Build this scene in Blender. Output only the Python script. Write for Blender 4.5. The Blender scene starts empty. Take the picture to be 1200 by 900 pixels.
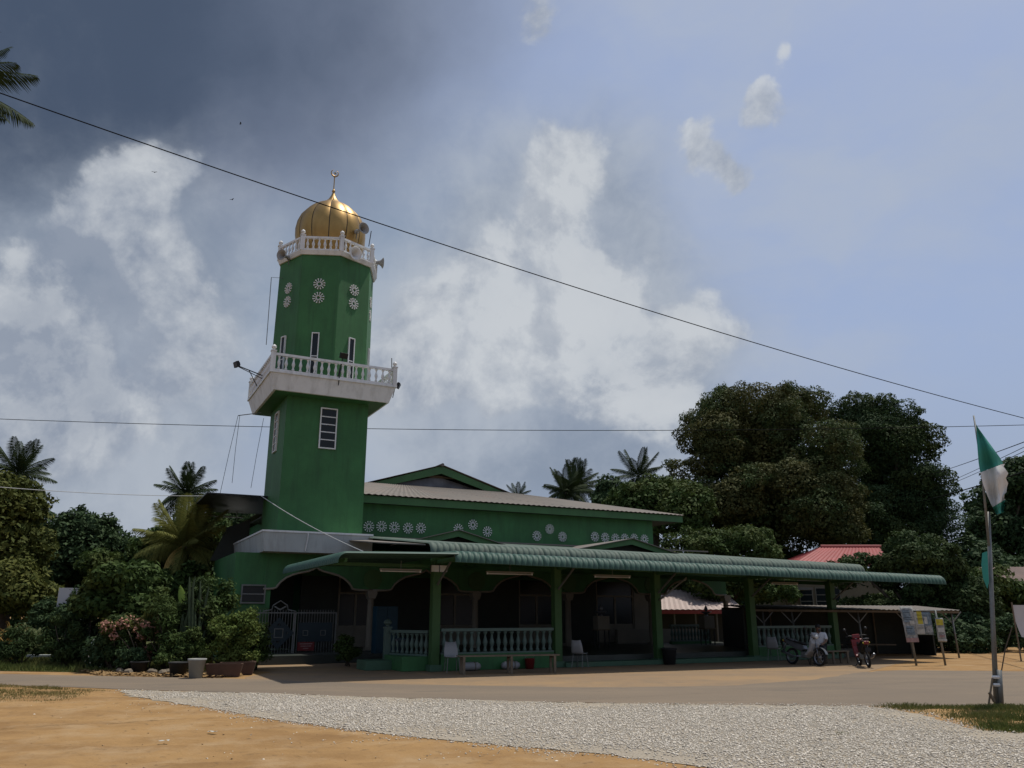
import bpy, bmesh, math, random
import numpy as np
from mathutils import Vector, Matrix, Euler
R = math.radians
random.seed(7)
sc = bpy.context.scene
col = sc.collection

# ------------------------------------------------------------------ camera
CAM_H, FPX, PITCH = 1.7, 942.0, R(16.0)
cam_d = bpy.data.cameras.new('camera'); cam = bpy.data.objects.new('camera', cam_d); col.objects.link(cam)
cam_d.sensor_width = 36.0; cam_d.lens = FPX/1200*36.0; cam_d.clip_end = 4000; cam_d.clip_start = 0.05
cam.location = (0, 0, CAM_H); cam.rotation_euler = (R(90)+PITCH, 0, 0)
sc.camera = cam
sc.render.resolution_x, sc.render.resolution_y = 1024, 768
sc.view_settings.view_transform = 'Standard'; sc.view_settings.look = 'None'
sc.view_settings.exposure = 0.0; sc.view_settings.gamma = 1.0

def ray(x, y):
    v = y-450.0
    up = FPX*math.sin(PITCH)-v*math.cos(PITCH); fw = FPX*math.cos(PITCH)+v*math.sin(PITCH)
    return Vector(((x-600.0)/fw, 1.0, up/fw))
def gp(x, y, z=0.0):
    d = ray(x, y); t = (z-CAM_H)/d.z
    return Vector((d.x*t, t, z))
def at(x, y, D):
    d = ray(x, y); return Vector((d.x*D, D, CAM_H+d.z*D))
def mpp(x, y, D):                      # metres per photo pixel at that place
    p = at(x, y, D); dep = p.y*math.cos(PITCH)+(p.z-CAM_H)*math.sin(PITCH)
    return dep/FPX

# ------------------------------------------------------------------ sun + sky
SUN_EL, SUN_AZ = 68.0, 55.0            # azimuth from +Y (away from camera) towards +X
sdir = Vector((math.sin(R(SUN_AZ))*math.cos(R(SUN_EL)), math.cos(R(SUN_AZ))*math.cos(R(SUN_EL)), math.sin(R(SUN_EL))))
sl = bpy.data.lights.new('sun', 'SUN'); so = bpy.data.objects.new('sun', sl); col.objects.link(so)
sl.energy = 4.2; sl.angle = R(0.55); sl.color = (1.0, 0.95, 0.86)
so.location = (20, 10, 60); so.rotation_euler = (-sdir).to_track_quat('-Z', 'Y').to_euler()

world = bpy.data.worlds.new('World'); sc.world = world; world.use_nodes = True
wt = world.node_tree; wt.nodes.clear()
def wn(t, **k):
    n = wt.nodes.new(t)
    for a, b in k.items(): setattr(n, a, b)
    return n
def wl(a, b): wt.links.new(a, b)
def wmath(op, a, b=None, c=None, clamp=False):
    n = wn('ShaderNodeMath', operation=op); n.use_clamp = clamp
    for i, q in enumerate((a, b, c)):
        if q is None: continue
        if isinstance(q, (int, float)): n.inputs[i].default_value = q
        else: wl(q, n.inputs[i])
    return n.outputs[0]
def wvec(op, a, b=None, s=None):
    n = wn('ShaderNodeVectorMath', operation=op)
    for i, q in enumerate((a, b)):
        if q is None: continue
        if isinstance(q, (tuple, list, Vector)): n.inputs[i].default_value = q
        else: wl(q, n.inputs[i])
    if s is not None: n.inputs['Scale'].default_value = s
    return n.outputs['Value'] if op in ('DISTANCE', 'DOT_PRODUCT', 'LENGTH') else n.outputs['Vector']
def wrange(v, a, b, c, d, smooth=True):
    n = wn('ShaderNodeMapRange'); n.interpolation_type = 'SMOOTHSTEP' if smooth else 'LINEAR'
    wl(v, n.inputs[0])
    for i, q in enumerate((a, b, c, d)): n.inputs[i+1].default_value = q
    return n.outputs[0]
def wnoise(vec, scale, detail=6, rough=.55, dist=0.0):
    n = wn('ShaderNodeTexNoise'); wl(vec, n.inputs['Vector']); n.inputs['Scale'].default_value = scale
    n.inputs['Detail'].default_value = detail; n.inputs['Roughness'].default_value = rough; n.inputs['Distortion'].default_value = dist
    return n.outputs['Fac'], n.outputs['Color']
def wmix(f, a, b):
    n = wn('ShaderNodeMix', data_type='RGBA')
    if isinstance(f, (int, float)): n.inputs[0].default_value = f
    else: wl(f, n.inputs[0])
    for i, q in ((6, a), (7, b)):
        if isinstance(q, tuple): n.inputs[i].default_value = (*q, 1)
        else: wl(q, n.inputs[i])
    return n.outputs[2]
tc = wn('ShaderNodeTexCoord'); P = tc.outputs['Generated']
SKYK = 0.10
sky = wn('ShaderNodeTexSky'); sky.sky_type = 'NISHITA'; sky.sun_disc = False
sky.sun_elevation = R(SUN_EL); sky.sun_rotation = R(SUN_AZ); sky.air_density = 1.0; sky.dust_density = 2.0; sky.ozone_density = 1.5
def K(r, g, b): return (r/SKYK, g/SKYK, b/SKYK)
wf, wc = wnoise(P, 5.0, 5, .55)
warp = wvec('ADD', P, wvec('SCALE', wvec('SUBTRACT', wc, (.5, .5, .5)), s=.10))
def blobs(lst, src):
    acc = None
    for (x, y, r, a) in lst:
        c = ray(x, y).normalized()
        dist = wvec('DISTANCE', src, tuple(c))
        m = wrange(dist, 0.0, r/942.0, a, 0.0)
        acc = m if acc is None else wmath('ADD', acc, m)
    return acc
base = wmix(.7, sky.outputs[0], K(.36, .445, .655))
base = wmix(blobs([(320, 300, 260, .75), (450, 250, 200, .4), (250, 480, 200, .3)], warp), base, K(.23, .315, .43))
# thin high veil, spread evenly over the sky
vf, _ = wnoise(wvec('MULTIPLY', warp, (1, 1, 2.2)), 2.6, 5, .6)
base = wmix(wrange(vf, .36, .70, 0, .75), base, K(.42, .475, .575))
# paler band where the view passes through the most air
sep = wn('ShaderNodeSeparateXYZ'); wl(P, sep.inputs[0])
base = wmix(wrange(sep.outputs[2], .02, .34, .75, 0), base, K(.325, .375, .465))
cumw0 = wvec('ADD', warp, wvec('SCALE', wvec('SUBTRACT', wnoise(P, 11.0, 5, .6)[1], (.5, .5, .5)), s=.05))
# dark rain cloud
storm = blobs([(-80, 20, 460, .75), (110, 80, 360, .40), (390, 100, 260, .42), (510, 50, 200, .25), (40, 230, 210, .40), (-300, 250, 450, .7), (0, -350, 700, .9)], warp)
sf, _ = wnoise(warp, 3.4, 6, .55)
storm = wmath('ADD', storm, wmath('MULTIPLY', wmath('SUBTRACT', sf, .5), .5))
smask = wrange(storm, -.05, 1.0, 0, 1)
scol = wmix(wrange(wmath('ADD', storm, wmath('MULTIPLY', wmath('SUBTRACT', sf, .5), .9)), .35, 1.75, 1, 0), K(.066, .093, .148), K(.20, .24, .335))
skyc = wmix(smask, base, scol)
# soft grey bodies of the cloud banks
bank = blobs([(620, 380, 320, .9), (560, 470, 300, .7), (740, 460, 260, .7), (110, 400, 300, .9), (60, 500, 280, .7), (200, 280, 170, .5), (-250, 420, 350, .7), (680, 220, 190, .6)], cumw0)
bf, _ = wnoise(warp, 4.0, 7, .6)
bank = wmath('ADD', bank, wmath('MULTIPLY', wmath('SUBTRACT', bf, .5), 1.0))
skyc = wmix(wrange(bank, .05, .95, 0, .9), skyc, wmix(wrange(bf, .35, .62, 0, 1), K(.235, .285, .37), K(.42, .465, .53)))
# cumulus
cumw = wvec('ADD', warp, wvec('SCALE', wvec('SUBTRACT', wnoise(P, 14.0, 4, .6)[1], (.5, .5, .5)), s=.045))
cum = blobs([(195, 205, 60, .9), (150, 240, 90, .9), (100, 300, 110, .6), (205, 320, 90, .7), (225, 400, 80, .8), (120, 350, 150, .5), (40, 330, 90, .5), (150, 455, 140, .9), (60, 480, 130, .5), (240, 200, 35, .7),
             (670, 180, 70, .9), (700, 210, 60, .7), (650, 250, 80, 1.0), (570, 330, 100, 1.0), (490, 385, 110, 1.0), (600, 450, 120, .8), (460, 470, 90, .6), (640, 350, 140, 1.0), (735, 355, 85, 1.0), (700, 440, 110, 1.0), (760, 440, 90, 1.0), (830, 400, 65, 1.0), (560, 420, 120, .8), (800, 480, 70, .8),
             (616, 20, 42, 1.0), (905, 70, 22, 1.0), (895, 118, 40, .95), (815, 165, 35, 1.0), (835, 190, 40, 1.0), (870, 208, 36, 1.1), (-300, 420, 300, .6), (1500, 380, 260, .5), (1900, 300, 300, .6)], cumw)
n1, _ = wnoise(P, 5.5, 10, .60, .2)
n2, _ = wnoise(wvec('ADD', P, (.022, .006, .024)), 5.5, 10, .60, .2)
n3, _ = wnoise(P, 2.2, 3, .5)
far = wmath('MULTIPLY', wrange(n3, .5, .68, 0, .75), wrange(wvec('DISTANCE', P, (0, .95, .3)), .75, 1.0, 0, 1))  # the same broken cumulus goes on round the horizon
dens = wmath('ADD', wmath('MULTIPLY', wmath('MINIMUM', wmath('MAXIMUM', cum, far), 1.0), .66), wmath('MULTIPLY', wmath('SUBTRACT', n1, .5), 2.2))
n4, _ = wnoise(cumw0, 13.0, 6, .6)
dens = wmath('SUBTRACT', dens, wmath('MULTIPLY', wrange(cum, 0, .25, 1, 0), .22))
edge = wrange(wmath('ADD', dens, wmath('MULTIPLY', wmath('SUBTRACT', n4, .5), .55)), .22, .52, 0, .62)
cmask = wmath('ADD', wrange(dens, .02, .85, 0, .42), edge)
lit = wmath('ADD', wrange(wmath('SUBTRACT', n1, n2), -.085, .085, .0, .95, False), wrange(n3, .40, .62, .5, .0))

lit = wmath('ADD', wmath('MULTIPLY', lit, .8), wrange(n4, .3, .7, -.22, .30, False))
lit = wmath('SUBTRACT', wmath('ADD', lit, blobs([(600, 310, 230, .22), (740, 390, 150, .18)], warp)), blobs([(80, 360, 150, .6), (20, 440, 130, .4), (160, 240, 130, .25), (540, 540, 160, .5), (120, 290, 90, .25), (680, 560, 200, .45), (60, 540, 160, .3), (720, 500, 60, .2)], warp), clamp=True)
ccol = wmix(wmath('ADD', lit, .10, clamp=True), K(.245, .29, .375), K(.58, .61, .645))
skyc = wmix(wmath('MULTIPLY', cmask, .86), skyc, ccol)
bg = wn('ShaderNodeBackground'); bg.inputs[1].default_value = SKYK; wl(skyc, bg.inputs[0])
wo = wn('ShaderNodeOutputWorld'); wl(bg.outputs[0], wo.inputs[0])

# ------------------------------------------------------------------ materials
GK = .68                                   # overall albedo level
def mat(name, c, rough=.75, var=.18, scale=2.0, bump=0.0, bscale=60.0, metal=0.0, spec=.3, dirt=None, dirt_amt=.4, dirt_scale=1.2, streak=False):
    c = tuple(q*GK for q in c); dirt = tuple(q*GK for q in dirt) if dirt else None
    m = bpy.data.materials.new(name); m.use_nodes = True; t = m.node_tree; N = t.nodes; L = t.links
    b = N['Principled BSDF']; b.inputs['Roughness'].default_value = rough; b.inputs['Metallic'].default_value = metal
    b.inputs['Specular IOR Level'].default_value = spec
    tcn = N.new('ShaderNodeTexCoord'); no = N.new('ShaderNodeTexNoise'); no.inputs['Scale'].default_value = scale; no.inputs['Detail'].default_value = 8; no.inputs['Roughness'].default_value = .62
    L.new(tcn.outputs['Object'], no.inputs['Vector'])
    mx = N.new('ShaderNodeMix'); mx.data_type = 'RGBA'
    mx.inputs[6].default_value = (*[q*(1-var) for q in c], 1); mx.inputs[7].default_value = (*[min(1, q*(1+var)) for q in c], 1)
    mr = N.new('ShaderNodeMapRange'); mr.inputs[1].default_value = .3; mr.inputs[2].default_value = .7
    L.new(no.outputs['Fac'], mr.inputs[0]); L.new(mr.outputs[0], mx.inputs[0])
    out = mx.outputs[2]
    if dirt:
        mp = N.new('ShaderNodeMapping'); mp.inputs['Scale'].default_value = (1, 1, .12) if streak else (1, 1, 1)
        L.new(tcn.outputs['Object'], mp.inputs['Vector'])
        n2_ = N.new('ShaderNodeTexNoise'); n2_.inputs['Scale'].default_value = dirt_scale*(3 if streak else 1); n2_.inputs['Detail'].default_value = 9; n2_.inputs['Roughness'].default_value = .65
        L.new(mp.outputs[0], n2_.inputs['Vector'])
        r2 = N.new('ShaderNodeMapRange'); r2.inputs[1].default_value = .48; r2.inputs[2].default_value = .72; r2.inputs[4].default_value = dirt_amt
        L.new(n2_.outputs['Fac'], r2.inputs[0])
        m2 = N.new('ShaderNodeMix'); m2.data_type = 'RGBA'; L.new(r2.outputs[0], m2.inputs[0]); L.new(out, m2.inputs[6]); m2.inputs[7].default_value = (*dirt, 1)
        out = m2.outputs[2]
    L.new(out, b.inputs['Base Color'])
    if bump:
        bn = N.new('ShaderNodeTexNoise'); bn.inputs['Scale'].default_value = bscale; bn.inputs['Detail'].default_value = 5
        L.new(tcn.outputs['Object'], bn.inputs['Vector'])
        bu = N.new('ShaderNodeBump'); bu.inputs['Strength'].default_value = bump; bu.inputs['Distance'].default_value = .02
        L.new(bn.outputs['Fac'], bu.inputs['Height']); L.new(bu.outputs[0], b.inputs['Normal'])
    return m
def leafmat(name, c1, c2, c3=None, f3=.0, trans=.18, rough=.75):
    c1, c2 = (tuple(q*1.1 for q in k_) for k_ in (c1, c2)); c3 = tuple(q*1.05 for q in c3) if c3 else None
    m = bpy.data.materials.new(name); m.use_nodes = True; t = m.node_tree; N = t.nodes; L = t.links
    b = N['Principled BSDF']; b.inputs['Roughness'].default_value = rough; b.inputs['Specular IOR Level'].default_value = .12
    g = N.new('ShaderNodeNewGeometry'); mx = N.new('ShaderNodeMix'); mx.data_type = 'RGBA'
    mx.inputs[6].default_value = (*c1, 1); mx.inputs[7].default_value = (*c2, 1); L.new(g.outputs['Random Per Island'], mx.inputs[0])
    out = mx.outputs[2]
    tcn = N.new('ShaderNodeTexCoord'); no = N.new('ShaderNodeTexNoise'); no.inputs['Scale'].default_value = .5; no.inputs['Detail'].default_value = 3
    L.new(tcn.outputs['Object'], no.inputs['Vector'])
    if c3:
        r = N.new('ShaderNodeMapRange'); r.inputs[1].default_value = .45; r.inputs[2].default_value = .65; r.inputs[4].default_value = f3
        L.new(no.outputs['Fac'], r.inputs[0])
        m3 = N.new('ShaderNodeMix'); m3.data_type = 'RGBA'; L.new(r.outputs[0], m3.inputs[0]); L.new(out, m3.inputs[6]); m3.inputs[7].default_value = (*c3, 1); out = m3.outputs[2]
    L.new(out, b.inputs['Base Color'])
    tr = N.new('ShaderNodeBsdfTranslucent'); L.new(out, tr.inputs[0])
    ms = N.new('ShaderNodeMixShader'); ms.inputs[0].default_value = trans; L.new(b.outputs[0], ms.inputs[1]); L.new(tr.outputs[0], ms.inputs[2])
    L.new(ms.outputs[0], N['Material Output'].inputs[0])
    return m
M = {}
M['green'] = mat('green_paint', (.052, .180, .060), .65, .20, .7, .2, 25, dirt=(.038, .105, .042), dirt_amt=.7, streak=True)
M['green2'] = mat('light_green_paint', (.055, .135, .040), .6, .2, 1.2, .1, 30, dirt=(.05, .1, .04), dirt_amt=.5)
M['green_trim'] = mat('green_fascia_paint', (.065, .175, .060), .5, .15, 1.5, dirt=(.05, .09, .05), dirt_amt=.4)
M['white'] = mat('white_paint', (.92, .93, .92), .55, .06, 2, dirt=(.34, .33, .29), dirt_amt=.45, streak=True)
M['conc'] = mat('painted_slab_edge', (.54, .58, .57), .7, .1, 1.0, .1, 30, dirt=(.26, .25, .23), dirt_amt=.5, streak=True)  # teal cast in the colour stands in for green light reflected onto the slab
M['cream'] = mat('cream_trim', (.27, .24, .185), .65, .1, 2, dirt=(.22, .19, .14), dirt_amt=.4)  # cream darkened so the colour carries part of the veranda shade
M['palegreen'] = mat('pale_green_baluster', (.125, .19, .16), .5, .12, 3, dirt=(.1, .15, .12), dirt_amt=.4)
M['glass'] = mat('dark_glass', (.015, .02, .022), .25, .1, 2, spec=.25)
M['dark'] = mat('shade_toned_wall', (.05, .055, .045), .8, .2, 1)  # wall colour darkened to stand in for interior shade
M['floor'] = mat('veranda_tiles', (.055, .065, .055), .4, .2, 1.5)  # floor colour lowered to deepen the shade inside the veranda
M['step'] = mat('green_step', (.07, .15, .09), .6, .15, 2, dirt=(.16, .14, .1), dirt_amt=.5)
M['sheet_lo'] = mat('teal_roof_sheet', (.046, .112, .086), .62, .14, .9, .08, 20, metal=.0, spec=.3, dirt=(.085, .115, .095), dirt_amt=.5, dirt_scale=1.0)
M['sheet_up'] = mat('faded_roof_sheet', (.105, .150, .120), .68, .14, .9, .08, 20, metal=.0, spec=.25, dirt=(.17, .16, .13), dirt_amt=.6, dirt_scale=.9)
M['zinc'] = mat('weathered_zinc_roof', (.22, .195, .17), .75, .18, .7, .1, 15, metal=.0, spec=.25, dirt=(.20, .14, .11), dirt_amt=.55, dirt_scale=.7)
M['pinkroof'] = mat('pinkish_zinc_roof', (.56, .45, .41), .55, .12, .5, .1, 12, metal=.1, dirt=(.30, .18, .16), dirt_amt=.6, dirt_scale=.5)
M['redroof'] = mat('red_roof_sheet', (.36, .075, .070), .5, .12, .5, metal=.05, dirt=(.22, .07, .06), dirt_amt=.5)
M['gold'] = mat('gold_sheet', (.50, .31, .105), .42, .12, 1.3, .05, 12, metal=.85, spec=.5, dirt=(.35, .22, .08), dirt_amt=.35)
M['horn'] = mat('grey_horn', (.36, .36, .35), .5, .1, 3)
M['black'] = mat('black_metal', (.02, .02, .022), .5, .2, 4)
M['steel'] = mat('galvanised_pipe', (.22, .23, .22), .5, .2, 4, metal=.4, dirt=(.2, .11, .06), dirt_amt=.4, dirt_scale=3)
M['wire'] = mat('cable_black', (.010, .011, .013), .9, .1, spec=.05)
M['wirew'] = mat('cable_white', (.55, .56, .56), .6, .1)
M['bark'] = mat('bark', (.10, .078, .055), .9, .3, 3, .6, 14)
M['palmbark'] = mat('palm_bark', (.17, .145, .115), .9, .25, 4, .5, 18)
M['wood'] = mat('weathered_wood', (.20, .155, .105), .8, .25, 5, .3, 30)
M['cream_wall'] = mat('cream_house_wall', (.24, .19, .12), .8, .12, 1)  # cream dimmed towards brown, shade on the house put into the colour
M['blue'] = mat('blue_panel', (.015, .06, .09), .5, .15, 2)
M['navy'] = mat('dark_blue_plastic', (.018, .035, .045), .45, .1, 2)
M['skin'] = mat('skin', (.22, .12, .075), .6, .08, 5)
M['shirt'] = mat('white_shirt', (.72, .73, .76), .8, .06, 6)
M['trouser'] = mat('dark_trousers', (.02, .022, .03), .85, .1, 6)
M['hair'] = mat('black_hair', (.012, .011, .011), .6, .1, 9)
M['plast'] = mat('pale_plastic', (.34, .34, .34), .45, .06, 3)
M['silver'] = mat('silver_plastic', (.20, .21, .23), .3, .08, 3, metal=.5)
M['rubber'] = mat('rubber', (.018, .018, .018), .85, .1, 9)
M['redplast'] = mat('red_plastic', (.20, .022, .022), .35, .1, 3)
M['lens'] = mat('pale_lens', (.75, .75, .72), .15, .05, 3, spec=.7)
M['flag_g'] = mat('green_flag_cloth', (.055, .33, .27), .85, .12, 3)
M['flag_w'] = mat('white_flag_cloth', (.85, .86, .83), .85, .08, 3)
M['terracotta'] = mat('brown_planter', (.11, .060, .040), .8, .2, 4)
M['potgrey'] = mat('grey_bucket', (.36, .36, .33), .6, .1, 4)
M['potblk'] = mat('black_pot', (.025, .025, .025), .7, .1, 4)
M['banner'] = mat('white_banner', (.62, .62, .63), .7, .08, 2)
M['poster_grey'] = mat('poster_grey', (.34, .34, .32), .7, .6, 9)
M['poster_pink'] = mat('poster_pink', (.40, .25, .23), .7, .3, 9)
M['poster_yel'] = mat('poster_yellow', (.55, .47, .05), .7, .2, 8)
M['poster_white'] = mat('poster_white', (.52, .52, .47), .7, .2, 12)
M['poster_blue'] = mat('poster_blue', (.20, .26, .30), .7, .5, 10)
M['lamp'] = mat('tube_batten', (.30, .28, .24), .5, .1, 3)
M['l_big'] = leafmat('mango_leaves', (.030, .052, .018), (.058, .082, .026), (.10, .085, .030), .55)
M['l_bigb'] = leafmat('brownish_new_leaves', (.050, .055, .018), (.085, .080, .026), (.04, .055, .018), .6)
M['l_dark'] = leafmat('dark_leaves', (.022, .044, .018), (.045, .072, .028))
M['l_mid'] = leafmat('mid_leaves', (.028, .052, .014), (.055, .086, .022), (.075, .082, .022), .5)
M['l_shade'] = leafmat('glossy_dark_leaves', (.022, .042, .014), (.042, .066, .020), (.06, .065, .02), .4)
M['l_lite'] = leafmat('light_leaves', (.055, .088, .018), (.10, .13, .032), (.12, .12, .03), .4)
M['l_olive'] = leafmat('olive_leaves', (.048, .062, .014), (.090, .094, .022), (.045, .06, .015), .5)
M['l_palm'] = leafmat('palm_leaflets', (.016, .026, .010), (.030, .044, .015), trans=.08, rough=.8)
M['l_palmy'] = leafmat('yellowed_palm_leaflets', (.095, .105, .026), (.15, .15, .04), trans=.25)
M['l_dry'] = leafmat('dry_palm_leaflets', (.34, .23, .07), (.42, .30, .10), trans=.15)
M['l_banana'] = leafmat('banana_leaf', (.14, .22, .05), (.17, .25, .06), trans=.35)
M['l_pink'] = leafmat('pink_bracts', (.30, .14, .11), (.42, .24, .18), trans=.3, rough=.8)
M['l_red'] = leafmat('red_petals', (.55, .05, .06), (.62, .08, .08), trans=.2, rough=.8)
M['l_white'] = leafmat('white_petals', (.60, .60, .52), (.72, .72, .66), trans=.2, rough=.8)
M['l_litter'] = leafmat('fallen_leaves', (.16, .10, .045), (.26, .17, .08), trans=.05, rough=.9)
M['l_grass'] = leafmat('grass_blades', (.060, .085, .020), (.11, .125, .035), (.17, .15, .06), .6, trans=.2, rough=.8)
M['l_drygrass'] = leafmat('dry_grass_blades', (.17, .14, .055), (.24, .20, .08), (.10, .11, .03), .7, trans=.2, rough=.9)
M['l_cord'] = leafmat('striped_leaves', (.20, .19, .04), (.28, .14, .06), (.09, .13, .03), .5, trans=.25)

def groundmat(name, cols, scales, rough=.95, bump=.3, bscale=25, patch=None):
    cols = [(tuple(q*.70 for q in c_[0]), *c_[1:]) for c_ in cols]
    m = bpy.data.materials.new(name); m.use_nodes = True; t = m.node_tree; N = t.nodes; L = t.links
    b = N['Principled BSDF']; b.inputs['Roughness'].default_value = rough; b.inputs['Specular IOR Level'].default_value = .15
    tcn = N.new('ShaderNodeTexCoord')
    def noise(s, d=9, st=(1, 1, 1)):
        mp = N.new('ShaderNodeMapping'); mp.inputs['Scale'].default_value = st; L.new(tcn.outputs['Object'], mp.inputs[0])
        n = N.new('ShaderNodeTexNoise'); n.inputs['Scale'].default_value = s; n.inputs['Detail'].default_value = d; n.inputs['Roughness'].default_value = .62
        L.new(mp.outputs[0], n.inputs[0]); return n.outputs['Fac']
    out = None
    for i, c in enumerate(cols):
        if out is None:
            rgb = N.new('ShaderNodeRGB'); rgb.outputs[0].default_value = (*c[0], 1); out = rgb.outputs[0]; continue
        r = N.new('ShaderNodeMapRange'); r.inputs[1].default_value = c[1]; r.inputs[2].default_value = c[2]; r.inputs[4].default_value = c[3]
        L.new(noise(scales[i], st=c[4] if len(c) > 4 else (1, 1, 1)), r.inputs[0])
        mx = N.new('ShaderNodeMix'); mx.data_type = 'RGBA'; L.new(r.outputs[0], mx.inputs[0]); L.new(out, mx.inputs[6]); mx.inputs[7].default_value = (*c[0], 1); out = mx.outputs[2]
    L.new(out, b.inputs['Base Color'])
    bu = N.new('ShaderNodeBump'); bu.inputs['Strength'].default_value = bump; bu.inputs['Distance'].default_value = .03
    h1 = N.new('ShaderNodeMath'); h1.operation = 'MULTIPLY_ADD'; L.new(noise(bscale*.16, 5, (1, 1.8, 1)), h1.inputs[0]); h1.inputs[1].default_value = 2.2; L.new(noise(bscale, 8), h1.inputs[2])
    L.new(h1.outputs[0], bu.inputs['Height']); L.new(bu.outputs[0], b.inputs['Normal'])
    return m
M['dirt'] = groundmat('sandy_soil', [((.40, .240, .100),), ((.26, .145, .058), .42, .66, .85, (1, 2.2, 1)), ((.45, .31, .17), .48, .72, .8), ((.19, .12, .06), .58, .70, .7), ((.25, .17, .09), .55, .8, .45)], [1, .45, 1.3, 6, 40], bump=.5, bscale=14)
M['asphalt'] = groundmat('dusty_asphalt', [((.225, .18, .135),), ((.285, .22, .155), .42, .65, .7, (.35, 1.6, 1)), ((.14, .125, .108), .55, .72, .6, (.5, 2, 1)), ((.29, .22, .15), .6, .75, .6), ((.12, .11, .10), .55, .75, .5)], [1, .5, .8, 2.0, 90], bump=.35, bscale=70)
M['apron'] = groundmat('dusty_concrete', [((.30, .21, .130),), ((.38, .25, .13), .42, .62, .8, (.4, 1.4, 1)), ((.21, .17, .125), .5, .72, .6), ((.34, .28, .2), .55, .75, .5)], [1, .35, 1.2, 5], bump=.2, bscale=30)
M['gravelbed'] = groundmat('gravel_bed', [((.40, .335, .25),), ((.52, .46, .37), .45, .55, .9), ((.24, .22, .19), .58, .66, .7), ((.42, .32, .2), .55, .78, .5)], [1, 26, 34, .7], bump=.9, bscale=30)
M['lawn'] = groundmat('rough_lawn', [((.060, .075, .022),), ((.095, .100, .030), .45, .65, .8), ((.15, .105, .055), .55, .72, .6)], [1, 2, .6], bump=.6, bscale=18)
def stonemat():
    m = bpy.data.materials.new('crushed_stone'); m.use_nodes = True; N = m.node_tree.nodes; L = m.node_tree.links
    b = N['Principled BSDF']; b.inputs['Roughness'].default_value = .9; b.inputs['Specular IOR Level'].default_value = .12
    g = N.new('ShaderNodeNewGeometry'); cr = N.new('ShaderNodeValToRGB')
    e = cr.color_ramp.elements; e[0].position = 0; e[0].color = (.34, .30, .25, 1); e[1].position = 1; e[1].color = (.68, .615, .52, 1)
    q = e.new(.12); q.color = (.48, .43, .36, 1); q = e.new(.6); q.color = (.56, .505, .42, 1)
    L.new(g.outputs['Random Per Island'], cr.inputs[0]); L.new(cr.outputs[0], b.inputs['Base Color']); return m
M['stone'] = stonemat()

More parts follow.
